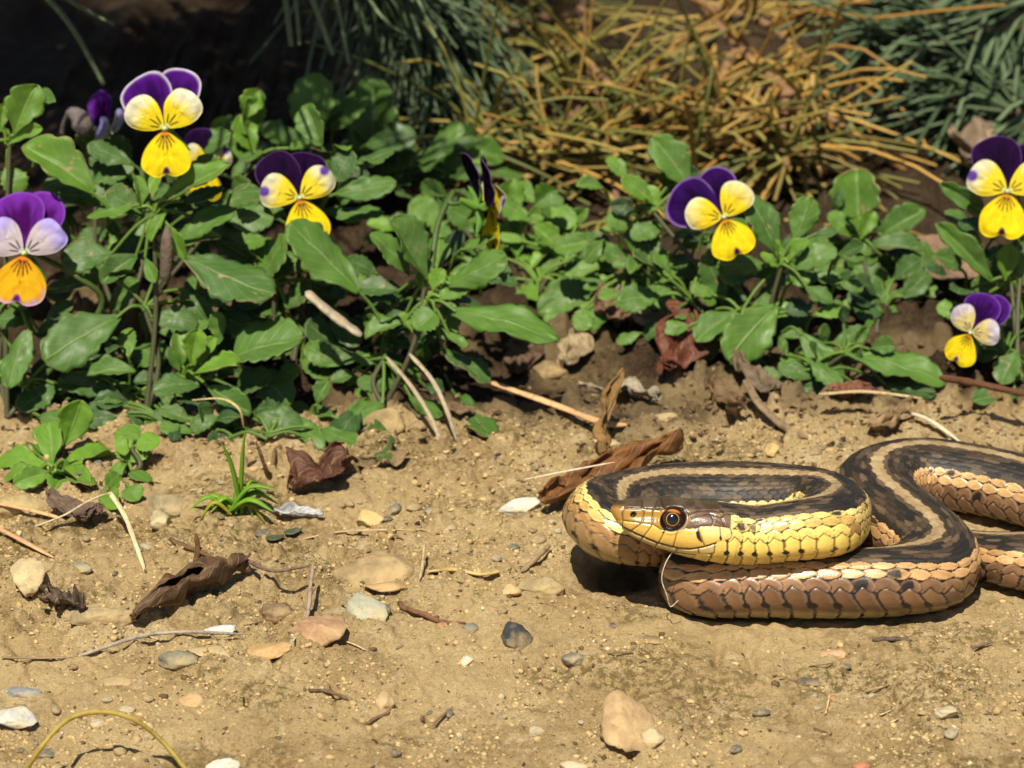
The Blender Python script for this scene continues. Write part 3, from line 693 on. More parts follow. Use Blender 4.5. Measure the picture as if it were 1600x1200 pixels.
while cnt < 170:
    px, row = rnd.uniform(-20, 1620), 700+480*rnd.random()**1.1
    if rnd.random() < .35: px = rnd.uniform(-20, 900); row = rnd.uniform(690, 900)
    p = G(px, row)
    if on_snake(p[0], p[1]): continue
    c, lab, grp = KINDS_[rnd.choices((0, 1, 2, 3), (5, 3, 2, 2))[0]]
    r_ = .05+.11*rnd.random()**2.2
    v = rnd.uniform(.8, 1.15); near = beside(px, row); size = 'tiny' if r_ < .075 else 'small'
    o = add_obj('pebble', rnd.choice(sm_me), None, Matrix.Translation(Vector((p+np.array([0, 0, r_*.25]))*CM))@Matrix.Rotation(rnd.uniform(0, 6.28), 4, 'Z')@Matrix.Diagonal((r_*rnd.uniform(.9, 1.5), r_*rnd.uniform(.8, 1.2), r_*rnd.uniform(.5, .85), 1)), tuple(q*v for q in c))
    tag(o, f'{size} {lab} near the {near}', 'pebble', f'{grp} near the {near}'); cnt += 1

# crumbs of soil: nobody could count them
mb = MB(); nC = 24000
cr = [stone_shape(500+i, .8, ICO1, .55) for i in range(6)]
pxs = rng.uniform(-30, 1630, nC*2); rows = 1210-560*rng.random(nC*2)**.85
dens = sst(-.5, .55, vn(pxs/140., rows/90., seed=8))+.15
keep = rng.random(nC*2) < dens; pxs, rows = pxs[keep][:nC], rows[keep][:nC]
d = FWD[None]+RGT[None]*((pxs-800)/FPX)[:, None]-UPV[None]*((rows-600)/FPX)[:, None]
Pc = CAMP[None]+d*((0-CAMP[2])/d[:, 2])[:, None]
hzs = H(Pc[:, 0], Pc[:, 1]); dsn = np.min(np.hypot(Pc[:, 0][:, None]-SPATH[::40, 0][None], Pc[:, 1][:, None]-SPATH[::40, 1][None])-SPATH[::40, 4][None], axis=1)
hm_shade = .85*sst(-3.0, -.4, Pc[:, 1]+1.3*fbm(Pc[:, 0]/3.0, Pc[:, 1]/3.0, oct=3, seed=61)-.6*sst(2, 6, Pc[:, 0]))
sel = dsn > .03; Pc, hzs, hm_shade = Pc[sel], hzs[sel], hm_shade[sel]; N_ = len(Pc)
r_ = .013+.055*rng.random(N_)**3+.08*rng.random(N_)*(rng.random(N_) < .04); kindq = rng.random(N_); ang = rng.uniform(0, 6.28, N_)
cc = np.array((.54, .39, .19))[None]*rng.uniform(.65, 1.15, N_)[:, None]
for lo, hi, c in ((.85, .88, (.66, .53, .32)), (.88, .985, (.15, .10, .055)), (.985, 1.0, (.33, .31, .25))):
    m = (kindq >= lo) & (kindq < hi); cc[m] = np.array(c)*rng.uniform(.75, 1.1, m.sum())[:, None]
cc = cc*(1-hm_shade)[:, None]+np.array((.12, .075, .04))*hm_shade[:, None]  # crumbs darken along with the soil, humus and painted shade alike
for v in range(6):
    ii = np.arange(v, N_, 6); V, F = cr[v]; sc = r_[ii, None]*rng.uniform(.7, 1.3, (len(ii), 3))*np.array([1, 1, .8])
    A = V[None]*sc[:, None]; ca, sa = np.cos(ang[ii])[:, None], np.sin(ang[ii])[:, None]
    A = np.stack([A[..., 0]*ca-A[..., 1]*sa+Pc[ii, 0][:, None], A[..., 0]*sa+A[..., 1]*ca+Pc[ii, 1][:, None], A[..., 2]+(hzs[ii]-r_[ii]*.05)[:, None]], -1)
    mb.add(A.reshape(-1, 3), (F[None]+(np.arange(len(ii))*len(V))[:, None, None]).reshape(-1, 3), np.repeat(cc[ii], len(V), 0))
o = add_obj('soil_crumbs', mb.data('soil_crumbs', M_CRUMB, smooth=False)); tag(o, 'loose crumbs of dry soil and grit covering the ground', 'soil crumbs', None, 'stuff')

# rotted leaf crumbs, thickest along the foot of the plants
mb = MB(); nL = 5200
px_ = rng.uniform(-30, 1630, nL); rw_ = np.where(rng.random(nL) < .62, 650+95*rng.normal(size=nL)*.55, rng.uniform(600, 1205, nL)); rw_ = np.clip(rw_, 560, 1210)
d = FWD[None]+RGT[None]*((px_-800)/FPX)[:, None]-UPV[None]*((rw_-600)/FPX)[:, None]; Pl = CAMP[None]+d*((0-CAMP[2])/d[:, 2])[:, None]
dl_ = np.min(np.hypot(Pl[:, 0][:, None]-SPATH[::40, 0][None], Pl[:, 1][:, None]-SPATH[::40, 1][None])-SPATH[::40, 4][None], axis=1); Pl = Pl[dl_ > .04]; N_ = len(Pl)
hl = hzv(Pl[:, 0], Pl[:, 1]); rl = (.016+.10*rng.random(N_)**3.2)*(.45+.55*sst(-9, -4, Pl[:, 1])); cl_ = np.array([(.055, .034, .02), (.10, .06, .032), (.17, .105, .055), (.30, .21, .11)])[rng.integers(0, 4, N_)]*rng.uniform(.7, 1.2, N_)[:, None]
for v in range(6):
    ii = np.arange(v, N_, 6); V, F = cr[v]; sc = rl[ii, None]*np.c_[rng.uniform(.9, 2.4, len(ii)), rng.uniform(.5, 1.1, len(ii)), rng.uniform(.15, .4, len(ii))]
    A = V[None]*sc[:, None]; an = rng.uniform(0, 6.28, len(ii)); ca, sa = np.cos(an)[:, None], np.sin(an)[:, None]; tl_ = rng.normal(0, .35, (len(ii), 1))
    A = np.stack([A[..., 0]*ca-A[..., 1]*sa+Pl[ii, 0][:, None], A[..., 0]*sa+A[..., 1]*ca+Pl[ii, 1][:, None], A[..., 2]+A[..., 0]*tl_+(hl[ii]+rl[ii]*.12)[:, None]], -1)
    mb.add(A.reshape(-1, 3), (F[None]+(np.arange(len(ii))*len(V))[:, None, None]).reshape(-1, 3), np.repeat(cl_[ii], len(V), 0))
o = add_obj('leaf_litter', mb.data('leaf_litter', M_TWIG, smooth=False)); tag(o, 'dark crumbs of rotted leaf strewn along the foot of the violas', 'leaf litter', None, 'stuff')

# ------------------------------------------------------------------ straws, twigs, dead leaves
def strip(pts, w, col, label, cat, name, mat=None, flat=.45, k=8, taper=(.6, .35), noise_=.0, group=None, n=26):
    """pts: (px,row,lift) – lift in cm above the soil seen there; w: width in photo pixels"""
    P = []
    for q_ in pts:
        px, row, lift = q_[:3]
        if len(q_) > 3: P.append(Wy(px, row, q_[3])); continue
        p = G(px, row)
        if lift > .02:                                      # a raised point: move along the ray so that it stays on its pixel
            for _ in range(4):
                q = Wz(px, row, hz(p[0], p[1])+lift); p = q
        else: p = p+np.array([0, 0, .02])
        P.append(p)
    P = spline(np.array(P), n); s = ppc(P.mean(0)); r_ = w/s/2
    tt = np.linspace(0, 1, n); rad = r_*np.minimum(1, np.minimum(taper[0]+tt*6, taper[1]+(1-tt)*5))
    rad = rad*(1+.15*vn(tt*9, tt*0+w, seed=3))
    if noise_: P = P+noise_*np.c_[vn(tt*7, tt*0+1.5, seed=int(w*9)), vn(tt*7, tt*0+4.5, seed=2), .5*vn(tt*7, tt*0+8.5, seed=4)]
    mb = MB(); c = np.asarray(col)[None]*(1+.25*vn(np.repeat(tt, k)*5, np.tile(np.arange(k), n)*.7, seed=int(w*3)))[:, None]
    V, F, caps = tube(P, rad, k, flat)
    c = np.vstack([c, col, col])
    add_tube(mb, P, rad, k, np.asarray(col), flat)
    mb.C[0] = c[:len(mb.V[0])]
    base = P[0].copy(); me = mb.data(name, mat or M_STRAW, base)
    o = add_obj(name, me, None, Matrix.Translation(Vector(base*CM)))
    return tag(o, label, cat, group)
STRAW = (.62, .46, .25); ORS = (.66, .38, .18); PALE = (.62, .53, .37); BRN = (.16, .095, .055)
strip([(752, 592, 0, -1.0), (860, 630, 0, -1.9), (950, 662, .08), (985, 664, .05)], 15, ORS, 'thick orange straw slanting from the middle viola to the soil', 'straw', 'straw')
strip([(480, 458, 0, -1.4), (520, 492, 0, -1.5), (564, 524, 0, -1.6)], 24, (.44, .36, .25), 'broad pale dry stalk wedged between two violas', 'stalk', 'dry_stalk', taper=(.8, .5))
strip([(604, 558, 0, -2.2), (640, 600, 0, -2.6), (672, 650, 0, -3.1), (694, 710, .02)], 9, (.40, .32, .21), 'curved greyish straw arching down under the middle viola', 'straw', 'straw')
strip([(640, 553, 0, -2.1), (674, 592, 0, -2.5), (698, 640, 0, -2.9), (714, 690, .03)], 9, (.45, .36, .24), 'longer pale straw curving beside the greyish one', 'straw', 'straw')
strip([(172, 770, .75), (192, 800, .6), (212, 850, .3), (228, 896, .04)], 8, (.70, .56, .32), 'straight leg of a bent yellow straw standing on the soil', 'straw', 'straw', taper=(.9, .4))
strip([(46, 826, .05), (100, 805, .3), (140, 782, .6), (172, 769, .78)], 7, (.58, .48, .32), 'thin pale straw rising to meet the bent yellow one', 'straw', 'straw')
strip([(-30, 782, .25), (30, 793, .2), (108, 813, .04)], 9, ORS, 'orange pine straw lying below the rosette weed', 'straw', 'straw')
strip([(-30, 812, .2), (30, 842, .15), (84, 871, .03)], 10, (.62, .37, .19), 'orange pine straw pointing at the rough cream stone', 'straw', 'straw')
strip([(2, 1027, .08), (60, 1028, .06), (120, 1024, .05), (122, 1020, .05)], 6, (.33, .23, .13), 'thin brown stem lying flat near the blue-grey flat stone', 'stem', 'dry_stalk')
strip([(105, 1032, .03), (160, 1012, .1), (222, 993, .18), (300, 988, .15), (388, 993, .04)], 7, (.36, .30, .23), 'long thin grey twig in front of the rolled brown leaf', 'twig', 'twig', M_TWIG, .9, noise_=.05)
strip([(475, 985, .1), (482, 940, .35), (490, 880, .75)], 7, (.33, .25, .18), 'thin brown stem standing in front of the pinkish stone', 'stem', 'dry_stalk', M_TWIG, .9, noise_=.04)
strip([(458, 1002, .03), (474, 970, .15), (486, 930, .3)], 3.5, (.58, .44, .30), 'hair-thin tan fibre beside the brown standing stem', 'fibre', 'fibre')
strip([(475, 842, .1), (520, 832, .1), (590, 828, .12), (668, 827, .08)], 5, (.52, .38, .2), 'thin tan straw lying over the large rounded tan rock', 'straw', 'straw')
strip([(663, 850, .35), (660, 880, .25), (656, 905, .03)], 4, (.48, .36, .2), 'short thin straw standing upright by the tan rock', 'straw', 'straw')
strip([(620, 942, .12), (655, 957, .1), (690, 972, .06), (722, 976, .04)], 9, (.20, .10, .055), 'dark reddish brown twig poking out behind the pale green-grey stone', 'twig', 'twig', M_TWIG, .9, noise_=.08)
strip([(668, 893, .1), (710, 890, .14), (750, 897, .1), (778, 893, .06)], 11, (.58, .42, .16), 'yellowish bark strip with a dark underside in the soil', 'bark strip', 'bark_strip', taper=(.3, .8), flat=.5)
strip([(815, 893, .06), (838, 872, .15), (860, 852, .2)], 9, (.30, .22, .13), 'short grey-brown twig pointing at the raised coil', 'twig', 'twig', M_TWIG, .9)
strip([(820, 749, .6), (880, 737, .75), (960, 722, .9)], 4.5, (.66, .52, .36), 'thin pale stalk lying across the orange-brown dead leaf', 'stalk', 'dry_stalk')
strip([(262, 842, .06), (300, 858, .06), (332, 872, .05)], 8, BRN, 'short dark twig beside the upright pale wedge stone', 'twig', 'twig', M_TWIG, .9, noise_=.05)
strip([(305, 878, .03), (309, 860, .1), (306, 833, .4)], 8, (.15, .075, .03), 'dark brown bud-like twig stub standing in soil', 'twig', 'twig', M_TWIG, .9)
strip([(540, 1140, .04), (580, 1126, .06), (612, 1110, .05)], 6, (.22, .14, .08), 'dark bent twig in the smooth silt', 'twig', 'twig', M_TWIG, .9, noise_=.06)
strip([(482, 1078, .06), (510, 1080, .08), (545, 1094, .04)], 6, (.19, .12, .065), 'short curved dark twig on the smooth silt', 'twig', 'twig', M_TWIG, .9, noise_=.04)
strip([(672, 1135, .04), (708, 1105, .06)], 4, (.24, .16, .09), 'fine dark twig on pale silt near the angular wedge', 'twig', 'twig', M_TWIG, .9, noise_=.03)
strip([(1362, 1000, .04), (1392, 998, .07), (1424, 1001, .04)], 8, (.14, .10, .075), 'dark seed-like twig just in front of the lower coil', 'twig', 'twig', M_TWIG, .9, noise_=.03)
strip([(1500, 1021, .04), (1525, 1011, .1), (1552, 1003, .12)], 5, (.17, .12, .08), 'forked dark twig in the soil beside the lower coil', 'twig', 'twig', M_TWIG, .9, noise_=.03)
strip([(1352, 1080, .05), (1375, 1074, .08), (1400, 1066, .05)], 6, (.45, .31, .16), 'split tan twig on the mossy soil', 'twig', 'twig', M_TWIG, .7)
strip([(1290, 1115, .05), (1294, 1098, .1), (1296, 1085, .2)], 3, (.62, .40, .2), 'tiny orange fibre sticking up from mossy soil', 'fibre', 'fibre')
strip([(40, 1204, .2), (70, 1160, .7), (110, 1122, 1.0), (155, 1112, 1.1), (205, 1122, .9), (250, 1155, .5), (292, 1204, .1)], 9, (.38, .28, .06), 'yellow tendril arching over the loose soil', 'tendril', 'tendril', taper=(.9, .9), flat=.9)
strip([(300, 625, 0, -2.9), (350, 624, 0, -3.1), (374, 640, 0, -3.3), (381, 668, 0, -3.3)], 4.5, (.62, .45, .20), 'curled tan tendril hanging below the tall viola', 'tendril', 'tendril')
strip([(1280, 616, .7), (1350, 612, .6), (1440, 622, .5)], 9, (.50, .37, .2), 'pale straw lying under the long outstretched viola leaf', 'straw', 'straw')
strip([(1400, 640, .3), (1450, 655, .2), (1500, 690, .05)], 9, (.62, .52, .36), 'pale broken straw behind the looped coil', 'straw', 'straw')
strip([(1165, 595, .6), (1190, 635, .35), (1235, 672, .15), (1262, 684, .05)], 16, (.27, .19, .11), 'grey-brown curved strip of bark under the dark purple-flowered viola', 'bark strip', 'bark_strip', M_TWIG, .5)
strip([(430, 700, .2), (420, 740, .15), (400, 690, .9)], 7, (.20, .12, .06), 'broken brown twig behind the grass tuft', 'twig', 'twig', M_TWIG, .9)
strip([(1470, 590, 1.2), (1530, 600, 1.0), (1610, 618, .8)], 14, (.13, .06, .03), 'dark reddish brown stem under the viola by the fallen bough', 'stem', 'dry_stalk', M_TWIG, .8)
for i in range(26):                                        # loose needles and fibres lying about
    px, row = rnd.uniform(0, 1600), rnd.uniform(650, 1150)
    p = G(px, row)
    if on_snake(p[0], p[1], .6): continue
    a = rnd.uniform(-.7, .7); l = rnd.uniform(18, 46)
    nm = beside(px, row); c, lb, gp = ((.17, .11, .06), f'short dark fibre lying near the {nm}', f'dark fibres near the {nm}') if rnd.random() < .55 else ((.60, .46, .27), f'short tan fibre lying near the {nm}', f'tan fibres near the {nm}')
    strip([(px, row, .03), (px+l*.5*math.cos(a), row+l*.25*math.sin(a), .06), (px+l*math.cos(a), row+l*.6*math.sin(a), .03)], rnd.uniform(2.5, 4.5), c, lb, 'fibre', 'fibre', n=10, k=5, group=gp)

def dead_leaf(base, tip, wpx, col, label, curl=1.0, fold=.3, lift=(.1, .4), roll=0.0, seed=1, stalk=None, lobes=0, up=(0, 0, 1), cat='dead leaf', n=34, m=22, crum=.16, name='dead_leaf', mat=None):
    b = G(*base)+np.array([0, 0, lift[0]]); t = G(*tip)+np.array([0, 0, lift[1]])
    L_ = np.linalg.norm(t-b); ax = nrm(t-b); nn = nrm(np.asarray(up, float)-ax*np.dot(up, ax)); sd = np.cross(nn, ax); Wd = wpx/ppc((b+t)/2)
    u = np.linspace(0, 1, n)[:, None]+np.zeros((1, m)); v = np.linspace(-1, 1, m)[None]+np.zeros((n, 1))
    hwid = .5*Wd*(np.sin(math.pi*np.clip(u, .02, .985)**.8)**.7+.02)
    if lobes: hwid = hwid*(1+.28*np.sin(u*lobes*2*math.pi+seed))
    hwid = hwid*(1+.10*fbm(u*9, np.sign(v)*3+seed, oct=2, seed=seed))
    ang = v*roll*math.pi if roll else v*0
    if roll:
        rr = hwid/(roll*math.pi); rr = rr*(1-.25*np.abs(v)); lat = rr*np.sin(ang); hgt = rr*(1-np.cos(ang))
    else:
        lat = v*hwid; hgt = np.abs(v)*hwid*fold+curl*.25*L_*(u-.5)**2*1.6
    hgt = hgt+crum*L_*.35*fbm(u*4+seed, v*2.2, oct=3, seed=seed+2); lat = lat+crum*.25*L_*fbm(u*4+9+seed, v*2, oct=2, seed=seed+3)
    V = b+ax*(u*L_)[..., None]+sd*lat[..., None]+nn*hgt[..., None]
    # lift out of the ground
    Vf = V.reshape(-1, 3); low = np.min(Vf[:, 2]-hzv(Vf[:, 0], Vf[:, 1])); Vf[:, 2] -= min(0, low+.12*L_*.2)
    du = np.gradient(V, axis=0); dv = np.gradient(V, axis=1); N_ = np.cross(du, dv); N_ /= np.linalg.norm(N_, axis=2)[..., None]+1e-9
    th = .009
    A = (V+N_*th).reshape(-1, 3); B = (V-N_*th).reshape(-1, 3); f = grid_faces(n, m); k = n*m
    ring = np.r_[np.arange(m), np.arange(1, n)*m+m-1, (n-1)*m+np.arange(m-2, -1, -1), np.arange(n-2, 0, -1)*m]; rn = np.roll(ring, -1)
    F = np.vstack([f, f[:, ::-1]+k, np.stack([ring, ring+k, rn+k, rn], 1)])
    att = np.c_[u.ravel(), (v.ravel()+1)/2, np.abs(v.ravel())]; att = np.vstack([att, att])
    loc = b.copy()
    if stalk is None:
        o = add_obj(name, mesh_data(name, np.vstack([A, B])-loc, F, mat or M_DEAD, {'col': att}), None, Matrix.Translation(Vector(loc*CM)), col)
        return tag(o, label, cat)
    root = empty(name, loc); tag(root, label, cat)
    add_obj('blade', mesh_data('blade', np.vstack([A, B])-loc, F, mat or M_DEAD, {'col': att}), root, None, col)
    mb = MB(); Q = [V[-1, m//2] if stalk[0][2] == 't' else V[0, m//2]]+[Wz(q[0], q[1], hz(*G(q[0], q[1])[:2])+q[3]) for q in stalk]
    Q = spline(np.array(Q), 16); add_tube(mb, Q, np.linspace(.045, .028, 16), 6, (.20, .13, .09))
    add_obj('stalk', mb.data('stalk', M_TWIG, loc), root)
    return root
dead_leaf((212, 985), (388, 898), 150, (.17, .095, .05), 'dark brown dead leaf rolled up lengthwise with a long stalk', roll=1.05, lift=(.02, .12), seed=4, crum=.20, stalk=[(430, 892, 't', .55), (482, 884, 't', .60)], n=56, m=40)
dead_leaf((545, 735), (455, 775), 92, (.15, .055, .032), 'crumpled maroon-brown dead leaf beside the grass tuft', fold=.5, lift=(.02, .06), seed=7, crum=.34, lobes=2)
dead_leaf((842, 806), (1055, 728), 66, (.27, .115, .035), 'orange-brown dead leaf curling up behind the raised coil', fold=.9, lift=(.10, .35), seed=9, crum=.16, n=44, m=28, up=(-.2, -.5, .8))
dead_leaf((925, 735), (952, 662), 26, (.34, .19, .06), 'narrow yellow-brown leaf tip standing up behind the snake', fold=1.0, lift=(.3, 1.0), seed=12, crum=.14, up=(.4, -1, .2))
dead_leaf((1080, 545), (1040, 612), 84, (.20, .058, .032), 'maroon dead oak leaf lying below the dark purple-flowered viola', fold=.4, lift=(.7, .25), seed=14, crum=.30, lobes=2, up=(0, -.6, .8))
dead_leaf((1080, 522), (985, 528), 56, (.46, .34, .20), 'pale tan dead leaf arched over a dark gap', fold=-.4, lift=(.6, .6), seed=17, crum=.16, up=(0, -.4, .9))
dead_leaf((975, 545), (940, 505), 62, (.24, .12, .07), 'curled brown dead leaf under the grey-stemmed viola', fold=.8, lift=(.5, .7), seed=19, crum=.4)
dead_leaf((905, 545), (885, 590), 50, (.50, .38, .22), 'straw-coloured leaf scrap on dark soil', fold=.2, lift=(.3, .2), seed=22, crum=.3, lobes=2)
dead_leaf((965, 610), (1030, 640), 40, (.46, .40, .28), 'pale grey leaf scrap in front of the maroon oak leaf', fold=.5, lift=(.2, .2), seed=25, crum=.3)
dead_leaf((900, 625), (978, 628), 22, (.66, .55, .36), 'cream papery leaf strip on the soil', fold=.5, lift=(.15, .15), seed=27, crum=.15)
dead_leaf((1105, 650), (1165, 680), 34, (.22, .13, .065), 'small brown leaf behind the snake', fold=.6, lift=(.1, .1), seed=29, crum=.25)
dead_leaf((140, 830), (75, 800), 52, (.20, .13, .095), 'grey-brown dead leaf below the rosette weed', fold=.4, lift=(.15, .3), seed=31, crum=.2)
dead_leaf((158, 812), (126, 822), 30, (.17, .10, .075), 'dark curled dead leaf beside the grey-brown one', fold=.6, lift=(.2, .1), seed=33, crum=.3)
dead_leaf((75, 965), (130, 978), 28, (.11, .075, .055), 'small charred-looking leaf crumb by the long flat stone', fold=.9, lift=(.1, .1), seed=35, crum=.4)
dead_leaf((430, 800), (506, 815), 26, (.62, .62, .64), 'curled white papery petal on the soil by the grass tuft', fold=.9, lift=(.12, .1), seed=37, crum=.16, cat='petal', name='fallen_petal')
dead_leaf((1300, 632), (1360, 622), 44, (.27, .10, .06), 'reddish brown leaf scrap behind the looped coil', fold=.4, lift=(.2, .2), seed=39, crum=.3)
dead_leaf((1210, 640), (1150, 590), 40, (.22, .16, .10), 'grey-brown curled leaf against the bark strip', fold=.6, lift=(.3, .4), seed=41, crum=.3)
dead_leaf((830, 545), (800, 600), 60, (.15, .085, .05), 'dark brown rotting leaf under the scalloped viola leaves', fold=.3, lift=(.3, .2), seed=43, crum=.35)
dead_leaf((690, 645), (740, 655), 30, (.26, .17, .09), 'light brown leaf scrap under the curving straws', fold=.4, lift=(.1, .1), seed=45, crum=.3)
dead_leaf((560, 735), (640, 722), 34, (.30, .2, .1), 'thin tan leaf scrap beside the crumpled maroon-brown leaf', fold=.4, lift=(.06, .08), seed=47, crum=.25)
dead_leaf((1360, 690), (1420, 660), 30, (.38, .25, .13), 'small tan leaf behind the top of the looped coil', fold=.5, lift=(.1, .12), seed=49, crum=.25)
# two tiny grey-green seed leaves
for px, row, lb in ((430, 845, 'grey-green oval seed leaf lying beside its twin'), (459, 837, 'grey-green oval seed leaf partly under the white petal')):
    dead_leaf((px-14, row+2), (px+14, row-2), 20, (.13, .17, .11), lb, fold=.15, lift=(.05, .06), seed=px, crum=.05, cat='leaf', name='seed_leaf', n=14, m=10)
# the hair hanging from the snake's jaw
Q = spline(np.array([Wy(1052, 860, -12.35), Wy(1040, 880, -12.45), Wy(1034, 905, -12.5), Wy(1042, 930, -12.55), Wy(1048, 948, -12.5), Wy(1060, 938, -12.5)]), 30)
mb = MB(); add_tube(mb, Q, .011, 5, (.62, .55, .42)); o = add_obj('hair', mb.data('hair', M_STRAW, Q[0]), None, Matrix.Translation(Vector(Q[0]*CM)))
tag(o, "single pale hair hanging from the snake's lower jaw", 'hair')

# ------------------------------------------------------------------ grass tuft
root_p = G(368, 800); gr = empty('grass_tuft', root_p); tag(gr, 'bright green grass tuft sprouting from bare soil', 'grass tuft')
BL = [((300, 802), 9), ((312, 825), 9), ((345, 690), 12), ((384, 668), 11), ((392, 760), 11), ((432, 765), 11), ((436, 788), 12), ((428, 800), 12), ((415, 828), 9), ((395, 815), 10), ((405, 755), 9), ((330, 800), 11), ((372, 745), 10), ((416, 772), 9), ((295, 798), 8)]
for i, ((px, row), w) in enumerate(BL):
    b = root_p+np.array([rnd.uniform(-.15, .15), rnd.uniform(-.15, .15), .02]); y = root_p[1]+rnd.uniform(-.5, .3)
    t = Wy(px, row, y); t[2] = max(t[2], hz(t[0], t[1])+.04)
    mid = (b+t)/2+np.array([0, 0, .25+.1*rnd.random()]); P = spline(np.array([b, mid, t]), 14)
    mb = MB(); s_ = np.linspace(0, 1, 14); yl = i in (1, 8)
    c = (.36, .36, .03) if yl else (.15+.06*rnd.random(), .36+.06*rnd.random(), .025)
    add_tube(mb, P, 1.6*w/ppc(b)/2*np.minimum(1, .7+s_)*(1-s_**2.5*.92), 8, c, .45)
    add_obj('blade', mb.data('blade', M_GRASS, root_p), gr)
# ------------------------------------------------------------------ viola leaves
def leaf_mesh(seed, shape='ov', cren=5, curl=.12, fold=.12, wave=.03, n=30, m=13, mat=None, creamp=.09):
    r = np.random.default_rng(seed)
    u = np.linspace(0, 1, n)[:, None]+np.zeros((1, m)); v = np.linspace(-1, 1, m)[None]+np.zeros((n, 1))
    if shape == 'ov': h = np.where(u < .52, sst(-.16, .54, u)**.9, np.sqrt(np.clip(1-((u-.52)/.485)**2.2, 0, 1)))
    elif shape == 'rd': h = np.sqrt(np.clip(1-((u-.54)/.47)**2, 0, 1))
    else:
        h = np.where(u < .62, sst(-.12, .62, u)**1.25, np.sqrt(np.clip(1-((u-.62)/.385)**2, 0, 1)))
    h = np.maximum(h, .055*(u < .3))
    cr_ = np.abs(np.sin(math.pi*cren*np.clip(u-.22, 0, 1)/.78+(v > 0)*.5))**.7; amp = creamp*sst(.22, .4, u)*np.abs(v)**2
    h = h*(1-amp*2+amp*2.6*cr_)
    x = u.copy(); y = .5*v*h*(1+.06*r.normal())
    cd = curl*(1+.4*r.normal()); side = .18*r.normal()
    z = -cd*(u-.25)**2+fold*np.abs(y)*1.3-fold*.5*np.abs(y)**2+wave*np.sin(u*9+r.uniform(0, 6)+3*np.sign(v))*np.abs(v)**2*h+side*y*u
    z = z+.02*fbm(u*5+seed, v*2, oct=2, seed=seed)
    y = y+.05*r.normal()*np.sin(u*2.2)
    V = np.stack([x, y, z], -1); du = np.gradient(V, axis=0); dv = np.gradient(V, axis=1); N_ = np.cross(du, dv); N_ /= np.linalg.norm(N_, axis=2)[..., None]+1e-9
    th = .007; A = (V+N_*th).reshape(-1, 3); B = (V-N_*th).reshape(-1, 3); k = n*m; f = grid_faces(n, m)
    ring = np.r_[np.arange(m), np.arange(1, n)*m+m-1, (n-1)*m+np.arange(m-2, -1, -1), np.arange(n-2, 0, -1)*m]; rn = np.roll(ring, -1)
    F = np.vstack([f, f[:, ::-1]+k, np.stack([ring, ring+k, rn+k, rn], 1)])
    at = np.c_[u.ravel(), (v.ravel()+1)/2, np.maximum(np.abs(v.ravel()), sst(.85, 1, u.ravel()))]; at = np.vstack([at, at])
    return mesh_data('leaf', np.vstack([A, B]), F, mat or M_LEAF, {'col': at})
LV = {'ov': [leaf_mesh(40+i, 'ov', rnd.choice((3, 4, 5)), rnd.uniform(.0, .42), rnd.uniform(-.1, .4), .045) for i in range(9)],
      'sp': [leaf_mesh(70+i, 'sp', rnd.choice((2, 3, 4)), rnd.uniform(-.1, .4), rnd.uniform(.0, .45), .045) for i in range(8)],
      'rd': [leaf_mesh(90+i, 'rd', 5, rnd.uniform(-.05, .3), rnd.uniform(.0, .25), .03) for i in range(5)]}
TOCAM = nrm(-FWD)
def place_leaf(root, loc, b, t, wcm, tone, kind='ov', nrm_bias=(0, 0, 0), spot=.3, name='leaf'):
    ax = t-b; L_ = np.linalg.norm(ax); ax = ax/L_
    w0 = np.array([0, 0, .62])+TOCAM*.55+np.asarray(nrm_bias)+rng.normal(0, .22, 3)
    nn = nrm(w0-ax*np.dot(w0, ax)); sd = np.cross(nn, ax)
    M_ = Matrix([[ax[0]*L_, sd[0]*wcm, nn[0]*L_, (b-loc)[0]*CM], [ax[1]*L_, sd[1]*wcm, nn[1]*L_, (b-loc)[1]*CM], [ax[2]*L_, sd[2]*wcm, nn[2]*L_, (b-loc)[2]*CM], [0, 0, 0, 1]])
    o = add_obj(name, rnd.choice(LV[kind]), root, M_, (tone, spot, 0))
    return o
